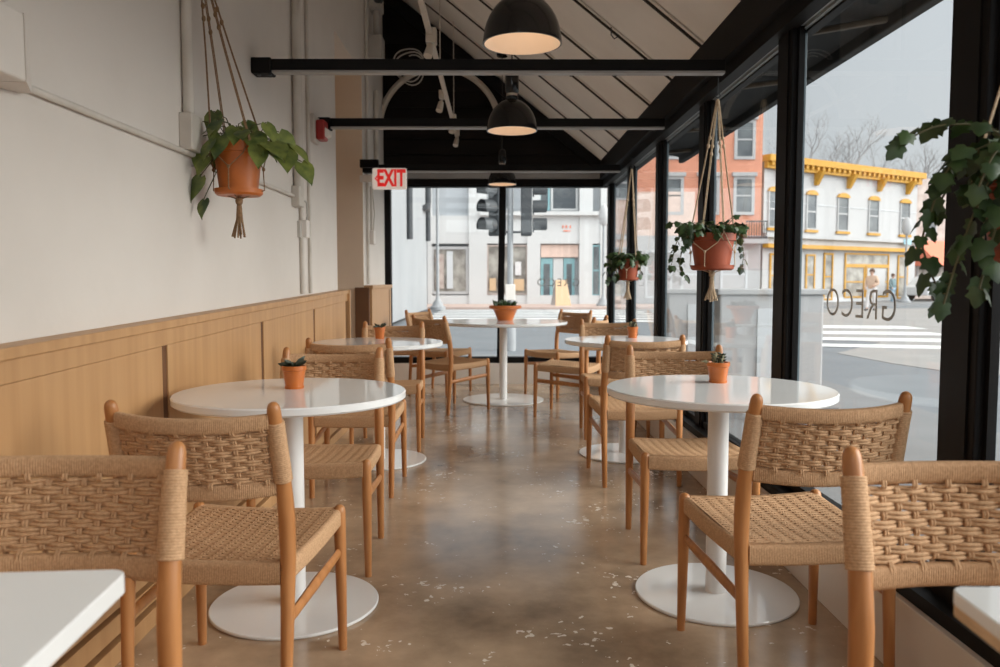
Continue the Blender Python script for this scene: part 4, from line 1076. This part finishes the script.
# people across the street: one continuous skinned body each
def person(x, y, rz, label, top_m, trouser_m, h=1.72, stride=.16):
    t = thing('person', label, 'person', (x, y, -.15), rz)
    k = h / 1.72
    J = {'pelvis': (0, 0, .95, .13), 'waist': (0, 0, 1.08, .125), 'chest': (0, 0, 1.30, .15), 'neck0': (0, 0, 1.45, .075), 'neck': (0, -.01, 1.52, .055), 'head0': (0, -.02, 1.58, .075), 'head': (0, -.03, 1.64, .095), 'crown': (0, -.02, 1.70, .07),
         'shL': (-.19, 0, 1.41, .062), 'elL': (-.26, .02, 1.14, .048), 'wrL': (-.22, -.12, .93, .034), 'haL': (-.21, -.16, .86, .038), 'shR': (.19, 0, 1.41, .062), 'elR': (.26, .04, 1.14, .048), 'wrR': (.16, -.15, 1.06, .034), 'haR': (.10, -.19, 1.06, .038),
         'hipL': (-.10, 0, .88, .10), 'knL': (-.11, -.05 - stride * .3, .48, .066), 'anL': (-.11, -stride, .09, .045), 'toL': (-.12, -stride - .16, .035, .038), 'hipR': (.10, 0, .88, .10), 'knR': (.11, .0 + stride * .3, .48, .066), 'anR': (.11, stride, .09, .045), 'toR': (.12, stride - .16, .035, .038)}
    E = [('pelvis', 'waist'), ('waist', 'chest'), ('chest', 'neck0'), ('neck0', 'neck'), ('neck', 'head0'), ('head0', 'head'), ('head', 'crown'), ('chest', 'shL'), ('shL', 'elL'), ('elL', 'wrL'), ('wrL', 'haL'), ('chest', 'shR'), ('shR', 'elR'), ('elR', 'wrR'), ('wrR', 'haR'), ('pelvis', 'hipL'), ('hipL', 'knL'), ('knL', 'anL'), ('anL', 'toL'), ('pelvis', 'hipR'), ('hipR', 'knR'), ('knR', 'anR'), ('anR', 'toR')]
    def skin(names, edges, grow, mname, objname, root):
        idx = {n: i for i, n in enumerate(names)}
        me = bpy.data.meshes.new(objname); me.from_pydata([tuple(c * k for c in J[n][:3]) for n in names], [(idx[a], idx[b]) for a, b in edges], []); me.materials.append(M[mname])
        o = bpy.data.objects.new(objname, me); COL.objects.link(o); o.parent = t
        m1 = o.modifiers.new('skin', 'SKIN'); m1.use_smooth_shade = True
        for n, sv in zip(names, me.skin_vertices[0].data): sv.radius = ((J[n][3] + grow) * k,) * 2; sv.use_root = (n == root)
        m2 = o.modifiers.new('sub', 'SUBSURF'); m2.levels = 1; m2.render_levels = 2
        return o
    names = list(J); skin(names, E, 0, 'skin', 'body', 'pelvis')
    tn = ['pelvis', 'waist', 'chest', 'neck0', 'shL', 'elL', 'wrL', 'shR', 'elR', 'wrR']
    skin(tn, [e for e in E if e[0] in tn and e[1] in tn], .022, top_m, 'jacket', 'waist')
    ln = ['pelvis', 'hipL', 'knL', 'anL', 'hipR', 'knR', 'anR']
    skin(ln, [e for e in E if e[0] in ln and e[1] in ln], .014, trouser_m, 'trousers', 'pelvis')
    hr = MB(); hr.ball((0, .005, 1.675 * k), .112 * k, 14, 1.0)
    hr.build('hair', M['hair'], t, smooth=True)
    ft = MB()
    for s in (-1, 1): ft.ball((s * .035, -.125 * k, 1.655 * k), .012, 8)
    ft.ball((0, -.135 * k, 1.63 * k), .016, 8)
    ft.build('face_features', M['hair'], t, smooth=True)
    sh = MB()
    for nm in ('L', 'R'): a = J['an' + nm]; b_ = J['to' + nm]; sh.tube([(a[0], a[1] + .05, .05), (a[0], a[1], .06), (b_[0], b_[1], .045), (b_[0], b_[1] - .04, .035)], [.04, .055, .05, .02], 8)
    sh.build('shoes', M['iron'], t, smooth=True)
person(16.6, 35.2, -.9, 'person in beige jacket and pale trousers before the yellow shopfront', 'beige', 'palecloth', 1.78)
person(23.1, 46.4, .5, 'person in grey-teal top and blue jeans beside the right street lamp', 'tealcloth', 'jeans', 1.68)

# ------------------------------------------------------------------ world, camera, view
W = bpy.data.worlds.new('overcast_sky'); SC.world = W; W.use_nodes = True; nt = W.node_tree
bg = nt.nodes['Background']
tc = nt.nodes.new('ShaderNodeTexCoord'); sx = nt.nodes.new('ShaderNodeSeparateXYZ'); rp = nt.nodes.new('ShaderNodeValToRGB')
nt.links.new(tc.outputs['Generated'], sx.inputs[0])
nt.links.new(sx.outputs['Z'], rp.inputs['Fac'])
E = rp.color_ramp.elements
E[0].position = 0; E[0].color = (.62, .64, .655, 1)
E[1].position = 1; E[1].color = (1.0, 1.0, 1.0, 1)
e = E.new(.30); e.color = (.63, .665, .71, 1)
e = E.new(.50); e.color = (.85, .87, .89, 1)
my = nt.nodes.new('ShaderNodeMath'); my.operation = 'MULTIPLY_ADD'; my.inputs[1].default_value = -2.6; my.inputs[2].default_value = 0; my.use_clamp = False
nt.links.new(sx.outputs['Y'], my.inputs[0])
mxx = nt.nodes.new('ShaderNodeMath'); mxx.operation = 'MAXIMUM'; mxx.inputs[1].default_value = 0; nt.links.new(my.outputs[0], mxx.inputs[0])
ms = nt.nodes.new('ShaderNodeMath'); ms.operation = 'MULTIPLY_ADD'; ms.inputs[1].default_value = .82; ms.inputs[2].default_value = .82
nt.links.new(mxx.outputs[0], ms.inputs[0]); nt.links.new(ms.outputs[0], bg.inputs['Strength'])   # sky behind the viewer brightened as added fill for room and ceiling
nt.links.new(rp.outputs['Color'], bg.inputs['Color'])
sun = bpy.data.lights.new('hazy_sun', 'SUN'); sun.energy = 4.0; sun.angle = math.radians(50); sun.color = (1, .97, .93)
so = bpy.data.objects.new('hazy_sun', sun); COL.objects.link(so)
so.rotation_euler = Vector((-.92, .12, -.42)).to_track_quat('-Z', 'Y').to_euler()

cam = bpy.data.cameras.new('camera'); co = bpy.data.objects.new('camera', cam); COL.objects.link(co); SC.camera = co
cam.sensor_width = 36; cam.lens = 28.8; cam.clip_end = 400; cam.clip_start = .05
co.location = (0, 0, 1.15)
co.rotation_euler = (PI/2 - math.atan(52.5 / 800), 0, -math.atan(5 / 800))
cam.dof.use_dof = True; cam.dof.focus_distance = 2.9; cam.dof.aperture_fstop = 4.5
vs = SC.view_settings; vs.view_transform = 'Standard'; vs.look = 'None'; vs.gamma = 1; vs.use_curve_mapping = False; vs.exposure = .45
SC.cycles.use_denoising = True
SC.cycles.max_bounces = 10; SC.cycles.diffuse_bounces = 6; SC.cycles.transparent_max_bounces = 12
SC.cycles.sample_clamp_indirect = 6
